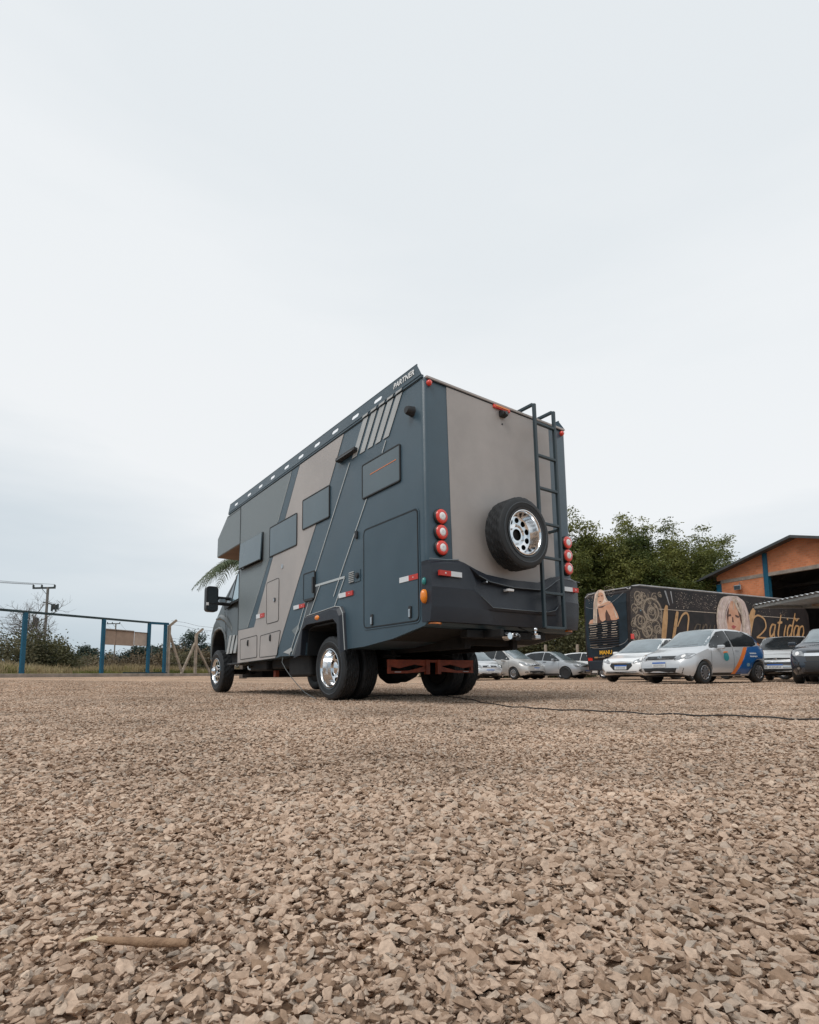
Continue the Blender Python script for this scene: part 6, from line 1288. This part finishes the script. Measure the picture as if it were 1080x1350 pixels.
# grass in the field: blades cannot be counted
def grass(name, n, hmin, hmax, t0, t1, d0, d1, mt, label, seed, w=.018, clump=1.0):
    g = np.random.default_rng(seed); t = g.uniform(t0, t1, n); dd = d0 + (d1 - d0) * g.random(n) ** 1.4; x = GA.x + GD.x * t + GN.x * dd; y = GA.y + GD.y * t + GN.y * dd
    keep = noise2(x * .55 * clump, y * .55 * clump, seed) > .36; x, y = x[keep], y[keep]; n = len(x); z = field_z(x, y) - .02; nb = 7; X = np.repeat(x, nb) + g.normal(0, .07, n * nb); Y = np.repeat(y, nb) + g.normal(0, .07, n * nb); Z = np.repeat(z, nb)
    h = g.uniform(hmin, hmax, n * nb) * np.repeat(.55 + .9 * noise2(x * .4, y * .4, seed + 3), nb); a = g.uniform(0, 2 * PI, n * nb); ln = g.normal(0, .22, (n * nb, 2)) * h[:, None]
    B = np.stack([X, Y, Z], 1); W = np.stack([np.cos(a), np.sin(a), a * 0], 1) * w; M_ = B + np.stack([ln[:, 0] * .35, ln[:, 1] * .35, h * .6], 1); T = B + np.stack([ln[:, 0], ln[:, 1], h], 1)
    V = np.stack([B - W, B + W, M_ + W * .7, T, M_ - W * .7], 1).reshape(-1, 3); F = np.arange(len(V)).reshape(-1, 5); o = np_mesh(name, V, F, MT[mt]); tag(o, label, 'grass', kind='stuff'); return o
grass('green_grass', 11000, .12, .36, -16, 30, .35, 12, 'grass_green', 'short green grass growing beyond the gate line', 5)
grass('dry_grass', 8000, .18, .50, -16, 30, 1.2, 14, 'straw', 'tall straw coloured grass standing in the field beyond the gate', 9, w=.012)
grass('verge_grass', 3500, .05, .16, -14, 26, .05, .8, 'grass_green', 'short verge grass along the concrete kerb', 15, w=.014)
# hills
hm = mat('hill_haze_tint', (.055, .085, .10), .95, var=.2, vscale=.01)  # bluish distance haze is put into the hill colour
def hill(d, hmax, a0, a1, seed, name='hills'):
    V, F = [], []; n_ = 90
    for i in range(n_ + 1):
        a = a0 + (a1 - a0) * i / n_; px = (px_ := 0); lat, dep = math.tan(a) * d, d; x, y = at_dl(lat, dep); x2, y2 = at_dl(math.tan(a) * d * 1.3, d * 1.3); hh = hmax * (.35 + .65 * float(noise2(i * .13, seed, seed))) * math.sin(PI * i / n_) ** .4
        V += [(x, y, -4), (*at_dl(math.tan(a) * d * 1.12, d * 1.12), hh), (x2, y2, -4)]
    for i in range(n_): k = 3 * i; F += [(k, k + 1, k + 4, k + 3), (k + 1, k + 2, k + 5, k + 4)]
    me = bpy.data.meshes.new(name); me.from_pydata(V, [], [f[::-1] for f in F]); me.materials.append(hm); me.polygons.foreach_set('use_smooth', [True] * len(me.polygons)); o = obj(name, me, None); tag(o, kind='structure')
hill(1500, 62, -1.0, .95, 3)
# ================================================================== gate, kerb, fence, poles
def on_gate(px):
    """distance along the gate line from GA for a bearing"""
    t = (px - 540) / 738; r = RT * t + FH; M2 = Matrix(((r.x, -GD.x), (r.y, -GD.y))); s_ = M2.inverted() @ Vector((GA.x, GA.y)); return s_[1]
MT['gate_dark'] = mat('gate_rail_dark', (.018, .04, .045), .5, var=.3, vscale=4); MT['board'] = mat('weathered_board', (.36, .27, .21), .85, var=.10, vscale=5, bump=.2, bscale=60); MT['board2'] = mat('pale_board', (.46, .38, .32), .8, var=.08, vscale=6)
MT['wire'] = mat('fence_wire', (.10, .10, .10), .5, metal=.6); MT['post'] = mat('concrete_post', (.34, .28, .22), .9, var=.3, vscale=3, bump=.3, bscale=25); MT['pole'] = mat('pole_concrete', (.17, .155, .14), .85, var=.25, vscale=2); MT['iron'] = mat('pole_iron', (.035, .045, .045), .6)
ga = math.atan2(GD.y, GD.x); gbz = .44
gate = empty('sliding_gate', (GA.x, GA.y, gbz), ga, 'long blue sliding gate frame with dark top rail and blank board', 'gate')
def GL(px): return on_gate(px)
gl0 = GL(-30)
MB().bar((gl0, 0, 2.26), (GL(197), 0, 2.36), .08, .085).build('top_rail', MT['gate_dark'], gate)
MB().bar((GL(197), 0, 2.345), (GL(221.5), 0, 2.385), .09, .11).build('top_rail', MT['blue_paint'], gate)
for px, w in ((31.5, .15), (136, .15), (196.5, .14), (218, .15)):
    s_ = GL(px); MB().box((s_ - w / 2, -.05, 0), (s_ + w / 2, .05, 2.26 + .10 * (s_ - gl0) / (GL(197) - gl0) - .03)).build('gate_post', MT['blue_paint'], gate, bevel=.008)
MB().box((GL(165), -.04, -.0), (GL(222), .04, .055)).build('bottom_rail', MT['gate_dark'], gate)
MB().box((GL(178), -.06, -.12), (GL(180.5), .02, .0)).build('rail_foot', MT['iron'], gate)
bo = MB().box((GL(140.5), .05, 1.23), (GL(178), .07, 1.92)).build('board', MT['board'], gate, bevel=.004); MB().box((GL(178.6), .05, 1.26), (GL(195.5), .068, 1.88)).build('board', MT['board2'], gate, bevel=.004)
MB().box((GL(154), .046, 1.23), (GL(154.3), .05, 1.92)).build('board_joint', MT['rubber'], gate)
MB().box((GL(140.5), .0, 1.86), (GL(196), .05, 1.875)).build('board_wire', MT['wire'], gate)
# concrete kerb carrying the gate rail
kb = MB().box((-30, -.55, -.16), (32, .28, 0.0)).build('kerb', MT['concrete'], None, bevel=.015); kb.location = (GA.x, GA.y, gbz - .005); kb.rotation_euler = (0, 0, ga); tag(kb, kind='structure')
def cpost(s_, h=2.35, arm=True, brace=None, label='', dz=0):
    o = empty('concrete_fence_post', (GA.x + GD.x * s_, GA.y + GD.y * s_, gbz - .05), ga, label, 'fence post', 'concrete posts of the boundary fence')
    MB().bar((0, 0, 0), (0, 0, h), .12, .12, (1, 0, 0)).build('shaft', MT['post'], o, bevel=.012)
    if arm: MB().bar((-.02, 0, h - .02), (.30, -.15, h + .30), .10, .11).build('arm', MT['post'], o, bevel=.012)
    for b in (brace or []): MB().bar((b[0] * .05, .02, b[2]), (b[0] * b[1], .02, .0), .09, .10).build('brace', MT['post'], o, bevel=.01)
    return o
s1 = GL(223); s2 = GL(259)
cpost(s1, 2.35, True, [(1, (GL(243) - s1), 1.95)], 'first concrete fence post, standing against the end of the blue gate')
cpost(s2, 2.05, True, [(-1, (s2 - GL(241)), 1.6), (1, (GL(280) - s2), 1.5)], 'second concrete fence post, with two braces near the camper wheel')
nm = ['concrete fence post hidden just behind the camper cab', 'concrete fence post seen under the camper floor, nearer the cab', 'concrete fence post seen under the camper floor, nearer the rear wheel']
for k, s_ in enumerate((s2 + 3.0, s2 + 6.0, s2 + 9.0)): cpost(s_, 2.05, True, None, nm[k])
wr = MB()
for z, off in ((.5, 0), (.9, 0), (1.3, 0), (1.7, 0), (2.38, 0), (2.55, -.1)):
    wr.tube([(s1, off, z), ((s1 + s2) / 2, off, z - .02), (s2, off, z - .12), (s2 + 9, off, z - .15)], .006, 4)
w_ = wr.build('fence_wires', MT['wire'], None); w_.location = (GA.x, GA.y, gbz); w_.rotation_euler = (0, 0, ga); tag(w_, 'thin barbed wires strung between the concrete fence posts', 'wire')
tg = MB().box((-.09, -.01, -.08), (.09, .01, .08)).build('wire_tag', MT['iron'], None); s3 = GL(246); tg.location = (GA.x + GD.x * s3, GA.y + GD.y * s3, gbz + 1.42); tg.rotation_euler = (0, .2, ga); tag(tg, 'small dark plate hanging on the fence wires between the posts', 'plate')
def upole(px, dep, h, label, arm=.85, lv=0):
    x, y = at_dl(*pxd(px, dep)); zb_ = float(field_z(x, y)); o = empty('utility_pole', (x, y, zb_ - .1), math.atan2(RT.y, RT.x), label, 'utility pole', 'utility poles in the field')
    MB().bar((0, 0, 0), (0, 0, h), .125, .15, (1, 0, 0)).build('shaft', MT['pole'], o, bevel=.02)
    MB().bar((-arm * 1.35, 0, h - .08), (arm * .65, 0, h - .06), .10, .13).build('crossarm', MT['iron'], o)
    for t in (-1.30, -.55, .60):
        MB().lathe([(0, .05), (.05, .09), (.10, .05), (.16, .08), (.20, .03)], (arm * t, 0, h - .02), 'z', 8).build('insulator', MT['iron'], o)
    MB().bar((-.45, 0, h - .12), (-.05, 0, h - .6), .03, .03).build('brace', MT['iron'], o)
    if lv:
        MB().bar((-.3, 0, h - 1.15), (.8, 0, h - 1.45), .08, .09).build('crossarm', MT['iron'], o)
        for k in range(4): MB().box((.35 + .15 * k, -.06, h - 1.85 + .12 * (k % 2)), (.43 + .15 * k, .06, h - 1.35 + .05 * (k % 2))).build('fuse', MT['iron'], o)
        MB().lathe([(0, .10), (.1, .2), (.6, .2), (.7, .08)], (-.75, 0, h - 3.0), 'z', 10).build('transformer', MT['iron'], o)
    return o, x, y, zb_ + h
P1 = upole(59, 42, 6.9, 'nearest utility pole with crossarm, left behind the dark gate rail', lv=1)
P2 = upole(152, 82, 8.5, 'utility pole whose crossarm shows above the blank board', .95)
P3 = upole(201, 120, 7.0, 'farthest utility pole, inside the narrow gate frame', 1.0)
def wires(A, B, label, offs, sag):
    b_ = MB(); 
    for o_, z_ in offs:
        a = Vector((A[0] + RT.x * o_, A[1] + RT.y * o_, A[2] + z_)); b = Vector((B[0] + RT.x * o_, B[1] + RT.y * o_, B[2] + z_)); b_.tube([tuple(a.lerp(b, t / 14) + Vector((0, 0, -sag * 4 * (t / 14) * (1 - t / 14)))) for t in range(15)], .013, 4, cap=False)
    o = b_.build('power_lines', MT['wire'], None); tag(o, label, 'power lines')
lx_, ly_ = at_dl(-42, 30)
wires((P1[1], P1[2], P1[3] + .1), (lx_, ly_, 9.2), 'power lines running from the nearest pole out of the left edge', [(-1.1, 0), (-.45, 0), (.5, .0)], .7)
wires((P1[1], P1[2], P1[3] - 2.6), (lx_, ly_, 4.6), 'lower cables sagging left from the nearest pole behind the gate rail', [(-.3, 0), (0, -.5)], .5)
wires((P2[1], P2[2], P2[3] - .1), (P3[1], P3[2], P3[3] - .1), 'power lines between the board pole and the farthest pole', [(-1.5, 0), (.6, 0)], 1.0)
# white stakes behind the parked cars
for px, lb in ((719, 'pale concrete stake behind the grey silver hatchback'), (761, 'pale concrete stake behind the white car by the bus')):
    x, y = at_dl(*pxd(px, 34.5)); s_ = MB().bar((0, 0, 0), (.03, 0, 2.05), .13, .13, (1, 0, 0)).build('concrete_stake', MT['post'], None, bevel=.01); s_.location = (x, y, 0); tag(s_, lb, 'stake', 'stakes behind the parked cars')
# ================================================================== small things on the gravel
cab_pts = [(3.6, 6.5), (4.6, 6.6), (5.0, 6.2), (4.75, 5.4), (4.19, 4.40), (3.85, 3.55), (3.80, 3.1), (3.92, 2.55), (4.0, 2.1), (4.11, 1.67), (4.13, 1.33), (4.2, .7), (4.4, -.5), (4.6, -2.5)]
cc3 = bez(*cab_pts, n=10)
o = MB().tube([(x, y, zat(x, y) + float(micro(x, y)) + .024 + .002 * math.sin(i * .9)) for i, (x, y) in enumerate(cc3)], .0052, 7).build('power_cable', MT['cable'], None, smooth=60); tag(o, 'thin black power cable trailing over the gravel from under the camper to the right', 'cable')
stx = [(.106, .738), (.122, .724), (.140, .712), (.157, .699), (.175, .686), (.190, .674)]
st = MB().tube([(x, y, zat(x, y) + float(micro(x, y)) + .036 - .0008 * i) for i, (x, y) in enumerate(stx)], [.0022, .0038, .0044, .0052, .0045, .0042], 10)
stick = st.build('broken_twig', mat('dry_twig_wood', (.20, .115, .065), .75, col2=(.32, .20, .12), vscale=60, bump=.4, bscale=200), None, smooth=60); tag(stick, 'short dry brown twig lying on the stones at lower left', 'twig')
MB().tube([(.094, .748, zat(.1, .74) + float(micro(.1, .74)) + .032), (.107, .737, zat(.1, .74) + float(micro(.1, .74)) + .036), (.118, .727, zat(.12, .73) + float(micro(.12, .73)) + .035)], [.001, .0028, .002], 6).build('split_end', mat('pale_split_wood', (.62, .50, .34), .8), stick)
MB().lathe([(-.003, .001), (-.003, .0048), (.001, .0060), (.005, .0048)], (0, 0, 0), 'x', 10).build('knot', stick.data.materials[0], stick, loc=(.157, .699, zat(.157, .699) + float(micro(.157, .699)) + .0336))
